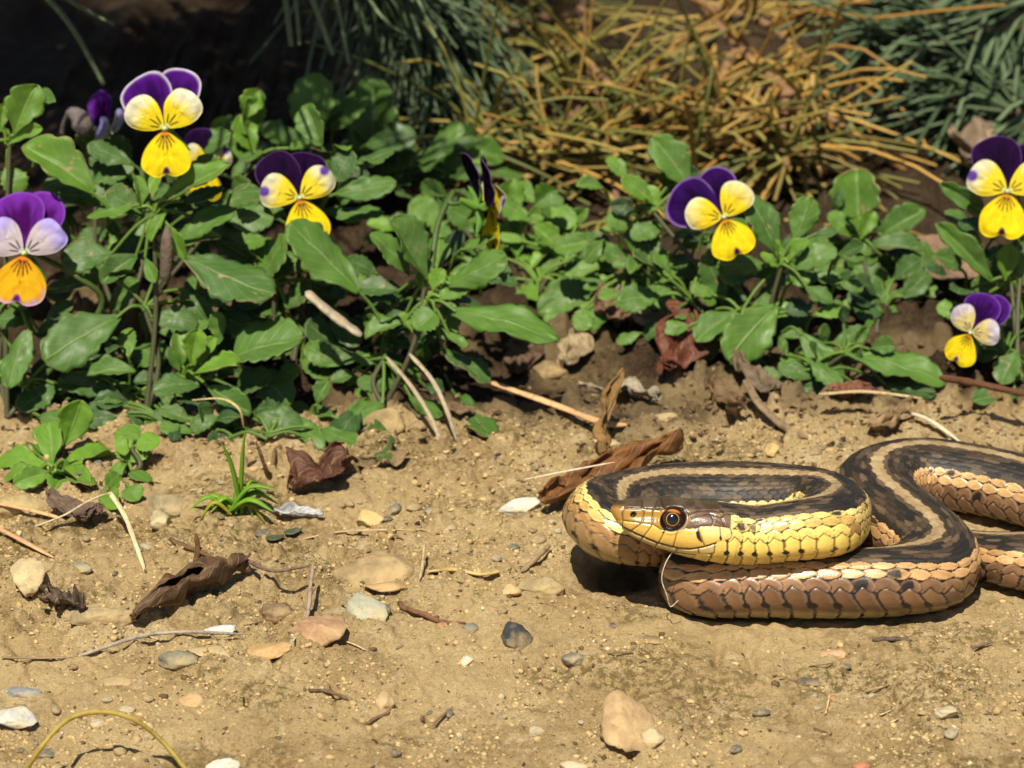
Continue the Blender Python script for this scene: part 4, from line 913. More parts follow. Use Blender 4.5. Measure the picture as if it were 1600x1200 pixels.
# ------------------------------------------------------------------ viola flowers
def petal_mesh(L_, Wd, colfn, cup=.1, bend=.15, notch=.0, ruff=.03, seed=0, nr=20, na=60):
    rho = np.linspace(.004, 1, nr)[:, None]+np.zeros((1, na)); th = np.linspace(-math.pi, math.pi, na, endpoint=False)[None]+np.zeros((nr, 1))
    out = 1+.035*vn(th*1.6+seed, th*0+seed, seed=seed)*rho
    x = .5*L_+.5*L_*rho*np.cos(th)*out; xx = np.clip(x/L_, 0, 1)
    y = .5*Wd*rho*np.sin(th)*out*(.28+.72*xx**.6)*1.12
    x = x-notch*L_*np.exp(-(th/.20)**2)*rho**2.5
    a = xx; b = y/(Wd*.5)
    z = -bend*L_*a**2+cup*L_*(b**2)*a+ruff*L_*np.sin(th*5+seed)*rho**3*a
    z = z+.035*L_*vn(th*1.6+seed, rho*2.2, seed=seed+2)*a+.02*L_*vn(th*5+seed, rho*1.5, seed=seed+3)*rho**2*a-.10*L_*sst(.75, 1.0, rho)*a*(.5+.5*vn(th*1.2+seed*3, th*0, seed=9))
    V = np.stack([x, y, z], -1).reshape(-1, 3)
    f = grid_faces(nr, na, True); k = nr*na
    du = np.gradient(V.reshape(nr, na, 3), axis=0); dv = (np.roll(V.reshape(nr, na, 3), -1, 1)-np.roll(V.reshape(nr, na, 3), 1, 1)); N_ = np.cross(du, dv); N_ /= np.linalg.norm(N_, axis=2)[..., None]+1e-9
    if N_[..., 2].mean() < 0: N_ = -N_; f = f[:, ::-1]
    N_ = N_.reshape(-1, 3); tk = .007*L_
    o = (nr-1)*na+np.arange(na); on = np.roll(o, -1)
    F = np.vstack([f, f[:, ::-1]+k, np.stack([o, o+k, on+k, on], 1)])
    C = colfn(a.ravel(), b.ravel(), rho.ravel(), np.arctan2(y.ravel(), x.ravel()+1e-6), np.hypot(x.ravel(), y.ravel())/L_)
    al_ = np.arctan2(y.ravel(), x.ravel()+1e-6); C = C*(1+.13*vn(al_*16+seed, a.ravel()*2.2, seed=4)+.07*vn(a.ravel()*6, b.ravel()*5+seed, seed=5))[:, None]
    return mesh_data('petal', np.vstack([V+N_*tk, V-N_*tk]), F, M_PETAL, {'col': np.vstack([C, C*.85])})
def lp(a, b, w): return np.asarray(a, float)*(1-np.asarray(w)[:, None])+np.asarray(b, float)*np.asarray(w)[:, None]
def whisk(C, al, r, angs, r1=.42, w=.016):
    for g in angs:
        d = np.abs(al-g)*r; C = lp(C, (.018, .004, .012), sst(w, w*.35, d)*sst(.07, .12, r)*sst(r1*(1.05-.35*abs(g)), r1*(.85-.35*abs(g)), r))
    return C
def f_upper(inner, outer, edge, ew=.12, mott=.0):
    def fn(a, b, rho, al, r):
        C = lp(inner, outer, sst(.35, .95, rho+.22*vn(al*13, r*3, seed=5)+mott)); return lp(C, edge, sst(1-ew, 1.0, rho)*sst(.25, .45, a))
    return fn
def f_side(base, end, tipc=None, spot=None):
    def fn(a, b, rho, al, r):
        C = lp(base, end, sst(.42, .85, a+.10*vn(al*7, r*4, seed=6)))
        if tipc is not None: C = lp(C, tipc, sst(.82, 1, rho)*sst(.5, .7, a))
        if spot is not None: C = lp(C, spot, sst(.17, .10, np.hypot(a-.90, (b-.25)*.5)))
        C = lp(C, (.8, .78, .62), sst(.10, .03, r)*.8)
        return whisk(C, al, r, (-.45, 0.02, .5), .40, .026)
    return fn
def f_low(base, mid, rim=None, spot=(.05, .004, .05)):
    def fn(a, b, rho, al, r):
        C = lp(mid, base, sst(.08, .40, r)); C = lp((.75, .22, .02), C, sst(.03, .16, r))
        if rim is not None: C = lp(C, rim, sst(.80, 1.0, rho+.08*vn(al*8, r*3, seed=7))*sst(.5, .8, a))
        C = lp(C, spot, sst(.13, .07, np.hypot((a-.90)*.8, b*.8)))
        return whisk(C, al, r, (-.66, -.38, -.13, .13, .38, .66), .46, .020)
    return fn
PUR = dict(A=((.026, .002, .075), (.075, .006, .20), (.70, .62, .78)), B=((.060, .002, .095), (.16, .022, .34), (.24, .07, .46)), C=((.008, .001, .018), (.016, .002, .034), (.16, .07, .24)),
           E=((.012, .001, .036), (.030, .003, .095), (.30, .17, .50)), G=((.024, .002, .06), (.065, .008, .18), (.22, .10, .46)))
YEL = (.82, .64, .012); YM = (.80, .50, .01); CRM = (.70, .67, .48)
STY = {'A': (f_upper(*PUR['A'], .13), f_side((.80, .64, .02), (.78, .76, .56)), f_low(YEL, YM)),
       'B': (f_upper(*PUR['B'], .10), f_side((.56, .48, .52), (.44, .37, .80)), f_low((.72, .40, .012), (.74, .28, .01), (.60, .36, .52), (.12, .01, .20))),
       'C': (f_upper(*PUR['C'], .05), f_side((.80, .64, .03), CRM, None, (.13, .05, .34)), f_low(YEL, YM)),
       'E': (f_upper(*PUR['E'], .10), f_side((.82, .62, .02), (.80, .70, .28), (.74, .72, .58)), f_low(YEL, YM)),
       'G': (f_upper(*PUR['G'], .08), f_side((.70, .58, .24), (.60, .54, .66)), f_low(YEL, YM, None, (.10, .01, .18)))}
M_SEPAL = M_STEM
def flower(root, loc, c, U, face, roll, style, stalk, seed=0, label=None, hide=(), ups=(110, 74)):
    """c: centre (cm), U: size (cm), face: direction the flower looks, roll: degrees"""
    face = nrm(face); up = nrm(np.array([0, 0, 1.0])-face*face[2]); rt = np.cross(up, face)
    cr_, sr = math.cos(R(roll)), math.sin(R(roll)); X_ = rt*cr_+up*sr; Y_ = up*cr_-rt*sr
    up_f, si_f, lo_f = STY[style]; r = np.random.default_rng(seed)
    # flower part: spur, throat and sepals; the petals are its sub-parts
    mb = MB(); back = c-face*.55*U
    add_tube(mb, spline(np.array([c+face*.03*U, c-face*.25*U, back+Y_*.12*U]), 8), np.array([.05, .09, .10, .10, .09, .075, .06, .045])*U, 10, (.12, .26, .03))
    add_tube(mb, np.array([c+face*(-.02)*U, c+face*.05*U, c+face*.085*U]), np.array([.05, .045, .02])*U, 10, (.62, .66, .34))
    for g in range(5):
        a = g*1.2566+.4; d = X_*math.cos(a)+Y_*math.sin(a); P = spline(np.array([c-face*.22*U, c-face*.2*U+d*.25*U, c-face*.28*U+d*.5*U]), 8)
        add_tube(mb, P, np.array([.05, .07, .085, .085, .075, .06, .04, .01])*U, 6, (.10, .22, .03), .3)
    o = add_obj('flower', mb.data('flower', M_STEM, loc), root)
    if label: o['label'] = label
    spec = [(ups[0], 1.0, .96, -.10, up_f, .06, .10, 0), (ups[1], .98, .80, -.17, up_f, .03, .14, 0), (150, .66, .66, .0, si_f, -.16, .08, 0), (33, .66, .66, .0, si_f, -.16, .08, 0), (-90, .76, .94, .03, lo_f, -.10, .06, .10)]
    for i, (dg, ln, wd, z0, fn, cup, bend, nt) in enumerate(spec):
        if i in hide: continue
        dg = dg+r.normal()*4; ln *= 1+.03*r.normal(); wd *= 1+.05*r.normal(); a = R(dg); me = petal_mesh(ln*U, wd*U, fn, cup, bend, nt, .022, seed*7+i)
        d = X_*math.cos(a)+Y_*math.sin(a); s_ = np.cross(face, d); b0 = c+d*.035*U+face*z0*U-loc
        tl = {0: -.10, 1: -.16, 2: .14, 3: .14, 4: .22}[i]; dx = nrm(d+face*tl); fz = np.cross(dx, s_)
        M_ = Matrix([[dx[q], s_[q], fz[q], b0[q]*CM] for q in range(3)]+[[0, 0, 0, 1]])
        add_obj('petal', me, o, M_)
    mb = MB(); Q = spline(np.array([back+Y_*.05*U, back-face*.18*U+np.array([0, 0, .05*U])]+[np.asarray(q) for q in stalk]), 24)
    add_tube(mb, Q, np.linspace(.055, .075, 24), 8, (.075, .125, .03)); add_obj('flower_stalk', mb.data('flower_stalk', M_STEM, loc), root)
    return o
# ------------------------------------------------------------------ viola plants: leaves by where their base and tip are seen
def safe(px, row, y):                      # the same pixel, but never below the soil
    p = Wy(px, row, y)
    if p[2] < hz(p[0], p[1])+.15:
        g = G(px, row); p = Wz(px, row, g[2]+.18)
    return p
def viola(name, label, rootpx, y0, centers, leaves, filler=0, spread=(70, 60), fsize=(22, 46), tone0=.35, cat='viola', group=None, stemc=(.085, .085, .04), fkind=('ov', 'ov', 'sp', 'rd')):
    """centers: (px,row,y); leaves: (bx,by,tx,ty,width px,tone,kind[,dy]); depths are offsets from y0"""
    g = G(*rootpx); y0 = g[1]; loc = np.array([g[0], y0, hz(g[0], y0)-.02]); root = empty(name, loc); tag(root, label, cat, group)
    mb = MB(); C3 = [safe(px, rw, y) for px, rw, y in centers]
    for c in C3:
        mid = (c+loc)/2+np.array([rnd.uniform(-.3, .3), rnd.uniform(-.2, .2), 0]); P = spline(np.array([loc, mid, c]), 16)
        add_tube(mb, P, np.linspace(.065, .045, 16), 8, stemc)
    todo = []
    for lf in leaves:
        bx, by, tx, ty, w, tone, kind = lf[:7]; dy = lf[7] if len(lf) > 7 else None
        cpx = min(range(len(centers)), key=lambda i: (centers[i][0]-bx)**2+(centers[i][1]-by)**2)
        yb = centers[cpx][2]+rnd.uniform(-.35, .25)+(dy or 0); Lp = math.hypot(tx-bx, ty-by)/68.0
        ang = (ty-by)/max(1, math.hypot(tx-bx, ty-by)); yt = yb+Lp*(-.25-.45*ang+rnd.uniform(-.15, .15))
        B_ = safe(bx, by, yb); T_ = safe(tx, ty, min(yt, B_[1]+1.0))
        todo.append((B_, T_, w/ppc(B_), tone, kind, C3[cpx], 1))
    for i in range(int(filler*.8)):
        ci = rnd.randrange(len(C3)); c = C3[ci]; a = rnd.uniform(0, 6.28); rr = rnd.random()**.6
        b = c+np.array([math.cos(a)*rr*spread[0]/68, rnd.uniform(-.1, 1.5), math.sin(a)*rr*spread[1]/68-.35]); b[2] = max(b[2], hz(b[0], b[1])+.15)
        L_ = rnd.uniform(*fsize)/68*1.65; d = nrm(np.array([math.cos(a)+rnd.gauss(0, .5), rnd.uniform(-.7, .35), .35*math.sin(a)+rnd.uniform(-.2, .5)]))
        t = b+d*L_; t[2] = max(t[2], hz(t[0], t[1])+.06)
        todo.append((b, t, L_*rnd.uniform(.52, .74), min(1, max(0, tone0+rnd.gauss(-.06, .28))), rnd.choice(fkind), c, 0))
    for b, t, w, tone, kind, c, main in todo:
        o = place_leaf(root, loc, b, t, w, tone, kind, spot=1.0 if rnd.random() < .3 else .25)
        if np.linalg.norm(b-c) > 1.3: c = b-(t-b)*.35+np.array([0, .25, -.5]); c[2] = max(c[2], hz(c[0], c[1])-.1)
        mid = (b+c)/2+np.array([0, 0, .12]); P = spline(np.array([c+rng.normal(0, .04, 3), mid, b+(t-b)*.04]), 9)
        add_tube(mb, P, np.linspace(.042, .036, 9), 6, (.10+.06*tone, .18+.10*tone, .035))
    add_obj('stem', mb.data('stem', M_STEM, loc), root)
    return root, loc, C3
def fc(px, row, y): return Wy(px, row, y)

V1, l1, c1 = viola('viola_plant', 'tall viola with one purple, white and yellow flower and a dried grey bud', (228, 650), 1.0, [(240, 335, -.9), (225, 480, -1.2), (290, 590, -1.8), (150, 590, -1.7)],
    [(147, 303, 38, 223, 74, .55, 'ov'), (208, 322, 136, 337, 46, .45, 'ov'), (232, 330, 238, 266, 36, .95, 'sp'), (222, 325, 214, 275, 26, .85, 'sp'), (256, 312, 357, 254, 50, .62, 'ov'), (276, 374, 354, 313, 52, .45, 'ov'),
     (276, 386, 341, 364, 26, .6, 'ov'), (290, 402, 430, 456, 92, .30, 'ov', -.5), (214, 400, 160, 440, 44, .35, 'ov'), (226, 400, 244, 442, 22, .5, 'sp'), (178, 396, 95, 408, 58, .35, 'ov'), (186, 494, 72, 566, 82, .22, 'ov', -.4),
     (234, 496, 306, 500, 42, .3, 'ov', -.3), (212, 582, 136, 580, 42, .4, 'ov', -.3), (186, 612, 90, 592, 46, .25, 'ov', -.2), (358, 562, 466, 518, 94, .42, 'rd', -.4), (300, 586, 378, 570, 36, .9, 'sp', -.5), (312, 602, 244, 600, 46, .35, 'ov', -.6),
     (392, 578, 452, 626, 62, .4, 'ov', -.1), (326, 606, 392, 640, 42, .4, 'ov', -.5), (298, 572, 312, 514, 42, .95, 'sp', -.2), (285, 575, 282, 520, 34, .7, 'sp', 0), (306, 575, 335, 528, 30, .85, 'sp', 0), (430, 600, 462, 572, 36, .4, 'ov', .2),
     (205, 255, 136, 228, 42, .3, 'ov', .8), (262, 330, 232, 372, 24, .9, 'sp', 0), (248, 345, 285, 395, 26, .75, 'sp', .1), (285, 450, 330, 500, 50, .25, 'ov', .6), (390, 420, 330, 470, 60, .2, 'ov', .8), (350, 480, 290, 440, 50, .3, 'ov', .9)],
    filler=96, spread=(150, 95), fsize=(22, 50), tone0=.32)
flower(V1, l1, fc(258, 201, -1.1), 97/71.5, TOCAM+np.array([-.06, 0, -.12]), 5, 'A', [Wy(224, 260, -.5), Wy(232, 330, -.9)], 3, 'purple viola flower with white rims and yellow lower petals')
mb = MB(); Q = spline(np.array([Wy(262, 355, -1.4), Wy(261, 375, -1.6), Wy(260, 405, -1.7), Wy(258, 438, -1.7)]), 14); add_tube(mb, Q, np.array([.05, .08, .10, .12, .13, .135, .14, .14, .14, .135, .13, .13, .125, .08]), 9, (.14, .105, .075)); o = add_obj('dried_bud', mb.data('dried_bud', M_TWIG, l1), V1); o['label'] = 'dried grey-brown flower bud'
V0, l0, c0 = viola('viola_plant', 'viola with a lavender and orange-yellow flower at the edge of the bed', (10, 640), .6, [(15, 225, .2), (20, 470, -1.0), (40, 600, -1.6)],
    [(20, 215, 55, 134, 52, .7, 'sp'), (0, 205, 8, 162, 28, .85, 'sp'), (10, 228, 64, 200, 28, .8, 'sp'), (46, 512, 15, 604, 50, .5, 'ov', -.5), (-10, 500, 40, 485, 50, .25, 'ov'), (60, 520, 110, 470, 40, .3, 'ov', .3), (10, 260, 30, 300, 40, .7, 'ov'), (90, 600, 30, 640, 50, .2, 'ov', -.1), (110, 380, 60, 330, 50, .25, 'ov', .8)],
    filler=40, spread=(110, 110), tone0=.3)
flower(V0, l0, fc(38, 396, -1.8), 102/72.5, TOCAM+np.array([.0, 0, .0]), -4, 'B', [Wy(120, 432, -1.2), Wy(160, 470, -1.0), Wy(60, 600, -1.4)], 5, 'lavender viola flower with an orange-yellow lower petal')
V2, l2, c2 = viola('viola_plant', 'shaded viola with a half-hidden dark flower and a purple one seen sideways', (190, 500), 4.0, [(150, 290, 4), (320, 330, 3.6), (400, 250, 4.5), (230, 330, 4.2)],
    [(345, 250, 410, 235, 44, .3, 'ov'), (400, 250, 345, 215, 40, .5, 'ov'), (330, 330, 400, 290, 50, .35, 'ov'), (400, 245, 375, 180, 40, .8, 'sp'), (380, 190, 405, 140, 36, .95, 'sp'), (140, 300, 200, 250, 40, .3, 'ov'), (120, 290, 80, 240, 40, .3, 'ov'),
     (300, 240, 350, 200, 46, .4, 'ov'), (430, 300, 375, 310, 44, .35, 'ov'), (290, 300, 340, 330, 40, .3, 'ov')], filler=68, spread=(150, 80), tone0=.28)
flower(V2, l2, fc(322, 262, 3.4), 62/66, TOCAM+np.array([.35, 0, -.1]), -12, 'C', [Wy(300, 300, 4.2), Wy(310, 340, 3.7)], 8, 'dark violet and yellow flower half hidden by a leaf')
flower(V2, l2, fc(172, 207, 4.2), 62/66, np.array([.85, -.35, -.15]), 0, 'B', [Wy(140, 240, 4.6), Wy(145, 290, 4.1)], 11, 'purple and lavender flower seen from the side', hide=(4,))
mb = MB(); Q = spline(np.array([Wy(100, 250, 4.3), Wy(98, 200, 4.2), Wy(112, 176, 4.0), Wy(128, 190, 3.9), Wy(132, 212, 3.8)]), 18); add_tube(mb, Q, np.r_[np.full(9, .06), np.linspace(.1, .28, 6), .26, .2, .1], 9, np.array((.16, .13, .13))); o = add_obj('wilted_bud', mb.data('wilted_bud', M_TWIG, l2), V2); o['label'] = 'drooping wilted grey flower bud'
V3, l3, c3 = viola('viola_plant', 'viola with a dark violet flower whose cream petals carry purple spots', (455, 600), 2.2, [(430, 440, .2), (500, 330, 1.2), (480, 520, .1)],
    [(402, 442, 442, 366, 74, .42, 'ov', -.2), (446, 482, 482, 438, 46, .35, 'ov'), (546, 562, 478, 505, 64, .22, 'ov', -.2), (525, 303, 618, 283, 46, .4, 'ov'), (500, 330, 600, 330, 44, .25, 'ov', .4), (440, 300, 372, 300, 40, .35, 'ov', .5), (480, 400, 420, 420, 50, .3, 'ov', .4),
     (500, 545, 440, 520, 46, .3, 'ov', .2), (470, 560, 520, 590, 40, .5, 'ov'), (450, 480, 400, 480, 50, .35, 'ov', .4), (520, 480, 560, 540, 44, .25, 'ov', .4)], filler=68, spread=(110, 110), tone0=.3)
flower(V3, l3, fc(468, 310, .1), 86/70, TOCAM+np.array([.22, 0, .10]), 7, 'C', [Wy(480, 370, .7), Wy(455, 430, .3)], 14, 'dark violet viola flower with purple-spotted cream side petals')
V4, l4, c4 = viola('viola_plant', 'broad-leaved viola with a nodding flower seen from the side', (600, 635), 1.2, [(668, 470, -.9), (600, 560, -1.0), (665, 440, -.7)],
    [(562, 456, 450, 350, 88, .32, 'ov', -.2), (668, 440, 612, 340, 78, .48, 'sp'), (640, 430, 590, 360, 50, .3, 'ov', .3), (686, 466, 738, 430, 46, .8, 'ov'), (700, 446, 786, 394, 52, .45, 'ov'), (706, 486, 864, 498, 74, .38, 'ov', -.3), (682, 486, 648, 512, 52, .4, 'rd', -.3),
     (632, 506, 570, 522, 46, .38, 'ov'), (690, 546, 766, 592, 58, .08, 'ov', .1), (706, 610, 772, 678, 52, .22, 'ov', -.3), (592, 566, 550, 556, 24, .4, 'ov'), (584, 655, 602, 718, 40, .10, 'ov', -.6), (660, 455, 655, 425, 22, .95, 'sp'), (645, 520, 622, 490, 22, .95, 'sp'),
     (675, 460, 690, 420, 24, .95, 'sp'), (700, 520, 730, 540, 24, .6, 'ov'), (620, 600, 560, 600, 36, .25, 'ov', .3), (600, 630, 545, 660, 40, .35, 'ov', -.2), (560, 640, 520, 690, 46, .12, 'ov', -.2), (640, 620, 690, 640, 30, .4, 'ov', .2), (520, 650, 460, 640, 44, .2, 'ov', .1)],
    filler=52, spread=(95, 85), fsize=(20, 42), tone0=.32)
flower(V4, l4, fc(766, 322, .2), 90/70, np.array([.92, .30, -.10]), 4, 'C', [Wy(708, 300, .3), Wy(686, 345, .1), Wy(672, 430, -.6)], 17, 'nodding dark violet flower seen from the side')
V5, l5, c5 = viola('viola_plant', 'flowerless viola with big dim leaves behind the others', (560, 330), 8.5, [(480, 220, 8), (580, 250, 9), (640, 260, 9)],
    [(475, 215, 492, 114, 78, .62, 'ov'), (580, 265, 574, 122, 92, .25, 'ov'), (600, 270, 640, 210, 60, .2, 'ov'), (450, 225, 410, 200, 46, .5, 'ov'), (500, 225, 445, 215, 40, .5, 'ov'), (560, 270, 620, 235, 60, .2, 'ov'), (640, 270, 690, 230, 44, .2, 'ov')], filler=40, spread=(110, 55), fsize=(30, 60), tone0=.28)
V6, l6, c6 = viola('viola_plant', 'young flowerless viola of small bright leaves between two flowering ones', (840, 480), 5.5, [(800, 390, 5.5), (880, 410, 5), (720, 350, 6), (840, 440, 4.5)],
    [(692, 352, 640, 318, 54, .55, 'ov'), (792, 348, 802, 282, 48, .85, 'sp'), (835, 322, 878, 308, 28, .4, 'ov'), (945, 440, 848, 478, 58, .42, 'ov', -.8), (760, 360, 700, 330, 44, .5, 'ov'), (830, 345, 770, 310, 44, .75, 'ov'), (880, 400, 840, 350, 36, .8, 'sp'), (900, 390, 950, 370, 44, .4, 'ov'), (840, 470, 800, 440, 40, .75, 'ov'), (880, 490, 850, 510, 30, .6, 'ov', -1)],
    filler=114, spread=(125, 75), fsize=(20, 40), tone0=.62)
V7, l7, c7 = viola('viola_plant', 'viola with a dark purple flower above large drooping grey-green leaves', (1180, 570), 2.6, [(1222, 412, 1.0), (1160, 490, .8), (1020, 330, 2.6), (1080, 470, 1.4)],
    [(1030, 462, 966, 474, 48, .5, 'ov'), (1150, 488, 1088, 532, 48, .28, 'ov'), (1212, 478, 1142, 566, 80, .42, 'ov', -.3), (1078, 292, 1018, 216, 62, .35, 'ov', .5), (1025, 322, 972, 278, 38, .8, 'sp'), (1032, 325, 1010, 290, 30, .9, 'sp'), (1035, 350, 988, 366, 42, .35, 'ov'),
     (1216, 396, 1178, 302, 58, .40, 'ov'), (1198, 416, 1124, 414, 36, .38, 'ov'), (1242, 372, 1262, 306, 48, .35, 'ov'), (1240, 420, 1302, 384, 42, .42, 'ov'), (1222, 415, 1215, 375, 26, .95, 'sp'), (1230, 412, 1262, 375, 26, .95, 'sp'), (1215, 420, 1190, 395, 24, .85, 'sp'), (1232, 420, 1265, 440, 28, .5, 'ov'),
     (1130, 470, 1100, 400, 50, .15, 'ov', .5), (1250, 520, 1315, 602, 44, .35, 'ov', -.6), (1220, 600, 1300, 615, 34, .1, 'ov', -1.0), (1260, 450, 1300, 470, 40, .3, 'ov'), (1120, 520, 1100, 570, 30, .3, 'ov'), (1050, 430, 1020, 400, 36, .6, 'ov'), (1080, 440, 1120, 470, 36, .5, 'ov'), (980, 360, 955, 330, 36, .5, 'ov', .3)],
    filler=96, spread=(115, 85), fsize=(18, 38), tone0=.38)
flower(V7, l7, fc(1131, 340, .9), 88/69, TOCAM+np.array([-.05, 0, .08]), 24, 'E', [Wy(1125, 400, 1.7), Wy(1165, 470, 1.1)], 20, 'dark purple viola flower with lilac rims, tilted', ups=(132, 76))
V8, l8, c8 = viola('viola_plant', 'flowerless viola behind the low long-leaved one', (1370, 520), 4.6, [(1345, 380, 4.6), (1380, 480, 4.0), (1330, 440, 4.2)],
    [(1345, 378, 1340, 264, 84, .62, 'sp'), (1375, 368, 1440, 322, 50, .35, 'ov'), (1342, 410, 1274, 426, 34, .35, 'ov'), (1330, 370, 1300, 330, 40, .7, 'ov'), (1360, 385, 1440, 380, 44, .3, 'ov'), (1345, 375, 1365, 330, 28, .9, 'sp'), (1340, 380, 1322, 345, 28, .95, 'sp'), (1400, 430, 1440, 400, 44, .25, 'ov'), (1380, 450, 1350, 500, 50, .12, 'ov'), (1400, 460, 1450, 450, 40, .2, 'ov'), (1330, 420, 1380, 440, 44, .2, 'ov')],
    filler=77, spread=(85, 80), fsize=(20, 44), tone0=.3)
V9, l9, c9 = viola('viola_plant', 'viola with two flowers, one large spotted and one small lilac-cheeked', (1590, 590), 2.6, [(1580, 440, 1.6), (1570, 560, .0), (1600, 380, 2.2)],
    [(1552, 442, 1464, 350, 38, .35, 'ov'), (1548, 342, 1470, 288, 34, .35, 'ov'), (1590, 550, 1565, 600, 46, .4, 'ov', -.2), (1570, 440, 1575, 380, 36, .85, 'sp'), (1595, 445, 1620, 390, 40, .5, 'ov'), (1560, 470, 1520, 440, 36, .3, 'ov', .6), (1580, 520, 1540, 540, 40, .2, 'ov', .8), (1600, 590, 1560, 575, 40, .4, 'ov'), (1590, 620, 1520, 625, 40, .12, 'ov', -.3), (1600, 490, 1560, 500, 40, .4, 'ov')],
    filler=52, spread=(75, 110), fsize=(20, 44), tone0=.3)
flower(V9, l9, fc(1574, 300, 1.5), 92/68.5, TOCAM+np.array([-.16, 0, .12]), -3, 'C', [Wy(1590, 360, 2.0), Wy(1585, 430, 1.7)], 23, 'dark violet and yellow flower with a purple-spotted side petal')
flower(V9, l9, fc(1517, 520, -.7), 68/71, np.array([-.42, -.72, .18]), -24, 'G', [Wy(1560, 510, .2), Wy(1580, 480, 1.2)], 26, 'small purple flower with lilac-cream cheeks and a yellow lip')
V10, l10, c10 = viola('viola_plant', 'low viola with one long outstretched leaf lying near the soil', (1290, 600), 1.2, [(1320, 552, -.2), (1280, 580, -.6)],
    [(1328, 556, 1474, 580, 62, .36, 'ov', -.1), (1265, 560, 1318, 600, 36, .4, 'ov', -.2), (1300, 540, 1350, 510, 30, .3, 'ov', .4), (1270, 590, 1220, 570, 30, .3, 'ov'), (1380, 600, 1460, 610, 30, .12, 'ov', .2)], filler=34, spread=(90, 40), fsize=(16, 32), tone0=.3)
V11, l11, c11 = viola('viola_plant', 'small viola on a bare grey stem beside the curled brown leaf', (965, 510), 3.0, [(978, 430, 3.0), (1000, 400, 3.4)],
    [(985, 420, 940, 380, 40, .5, 'ov'), (1000, 410, 1040, 385, 36, .7, 'ov'), (990, 400, 985, 350, 34, .6, 'sp'), (1010, 440, 1060, 420, 36, .75, 'ov'), (970, 470, 920, 505, 34, .5, 'ov', -.3), (915, 480, 905, 515, 36, .75, 'rd', -.6)], filler=37, spread=(70, 50), fsize=(16, 34), tone0=.6, stemc=(.22, .17, .13))
# small weeds on the bare soil
W1, lw1, _ = viola('rosette_weed', 'bright green rosette weed with long spoon-shaped leaves', (85, 742), -1.2, [(85, 735, -4.3)],
    [(100, 700, 126, 624, 54, 1.00, 'sp'), (82, 732, 76, 662, 44, 1.00, 'sp'), (104, 724, 182, 704, 46, 1.00, 'ov'), (70, 728, -12, 708, 46, 0.95, 'ov'), (66, 732, -5, 742, 36, 0.95, 'ov'), (78, 738, 22, 758, 39, 0.90, 'ov'), (95, 738, 140, 750, 33, 0.85, 'ov'), (80, 728, 55, 690, 33, 0.85, 'sp')], cat='weed', stemc=(.16, .28, .05))
W2, lw2, _ = viola('round_leaved_weed', 'low weed of small round scalloped leaves beside the rosette weed', (200, 745), -1.3, [(205, 700, -4.3), (112, 745, -4.9), (200, 730, -4.6)],
    [(205, 690, 198, 664, 44, 0.90, 'rd'), (210, 692, 248, 690, 46, 0.95, 'rd'), (202, 692, 180, 700, 41, 0.90, 'rd'), (208, 698, 205, 722, 46, 0.95, 'rd'), (204, 690, 204, 678, 26, 1.00, 'rd'), (112, 740, 112, 712, 44, 0.95, 'rd'), (112, 742, 140, 752, 44, 0.95, 'rd'), (108, 742, 85, 760, 39, 0.85, 'rd'), (114, 738, 96, 730, 33, 1.00, 'rd'),
     (170, 735, 190, 742, 39, 0.75, 'rd'), (190, 742, 168, 756, 33, 0.75, 'rd'), (205, 735, 232, 750, 39, 0.60, 'rd'), (200, 760, 215, 780, 33, 0.75, 'rd'), (165, 770, 180, 790, 33, 0.75, 'rd')], cat='weed')
W3, lw3, _ = viola('low_weed', 'dark-leaved weed creeping over the soil under the tall viola', (330, 690), .2, [(330, 672, -2.8), (260, 665, -2.5), (420, 680, -3.0)],
    [(372, 690, 402, 738, 36, .12, 'ov', -.6), (400, 650, 470, 660, 40, .25, 'ov'), (450, 650, 500, 690, 36, .35, 'ov'), (300, 660, 250, 640, 30, .35, 'ov'), (340, 650, 300, 670, 30, .4, 'ov'), (500, 670, 560, 690, 40, .3, 'ov'), (180, 650, 130, 660, 40, .2, 'ov'), (60, 650, 120, 660, 36, .2, 'ov')], filler=46, spread=(140, 40), fsize=(18, 34), tone0=.3, cat='weed')

# ------------------------------------------------------------------ pine: fallen dry bough, living boughs
def needles(mb, tw, n, ln, w, cols, spread=.9, droop=.3, seed=0, fwd=.55, k=4, seg=5, taper=.75, flatv=.55):
    r = np.random.default_rng(seed); T, N, B = frames(tw); m = len(tw)
    bj = 0
    for i in range(n):
        if i % 3 == 0: bj = int(r.integers(0, m)); ba = r.uniform(0, 6.28)
        j = bj; a = ba+r.normal()*.35; d = nrm(T[j]*(fwd+r.normal()*.25)+(N[j]*math.cos(a)+B[j]*math.sin(a))*spread); d = nrm(d-FWD*np.dot(d, FWD)*flatv)
        L_ = ln*r.uniform(.65, 1.15); p0 = tw[j]+r.normal(0, .05, 3); cv = r.normal(0, .20, 3)
        s_ = np.linspace(0, 1, seg)[:, None]; P = p0+d*L_*s_+(cv*L_+np.array([0, 0, -droop*L_]))*s_**2
        P[:, 2] = np.maximum(P[:, 2], hzv(P[:, 0], P[:, 1])+.06) if abs(P[0, 1]) < 11 else np.maximum(P[:, 2], .45)
        c = np.asarray(cols[r.integers(0, len(cols))])*r.uniform(.75, 1.2)
        V, F, caps = tube(P, w/2*np.linspace(1, taper, seg), k, .55); mb.add(V, F, c)
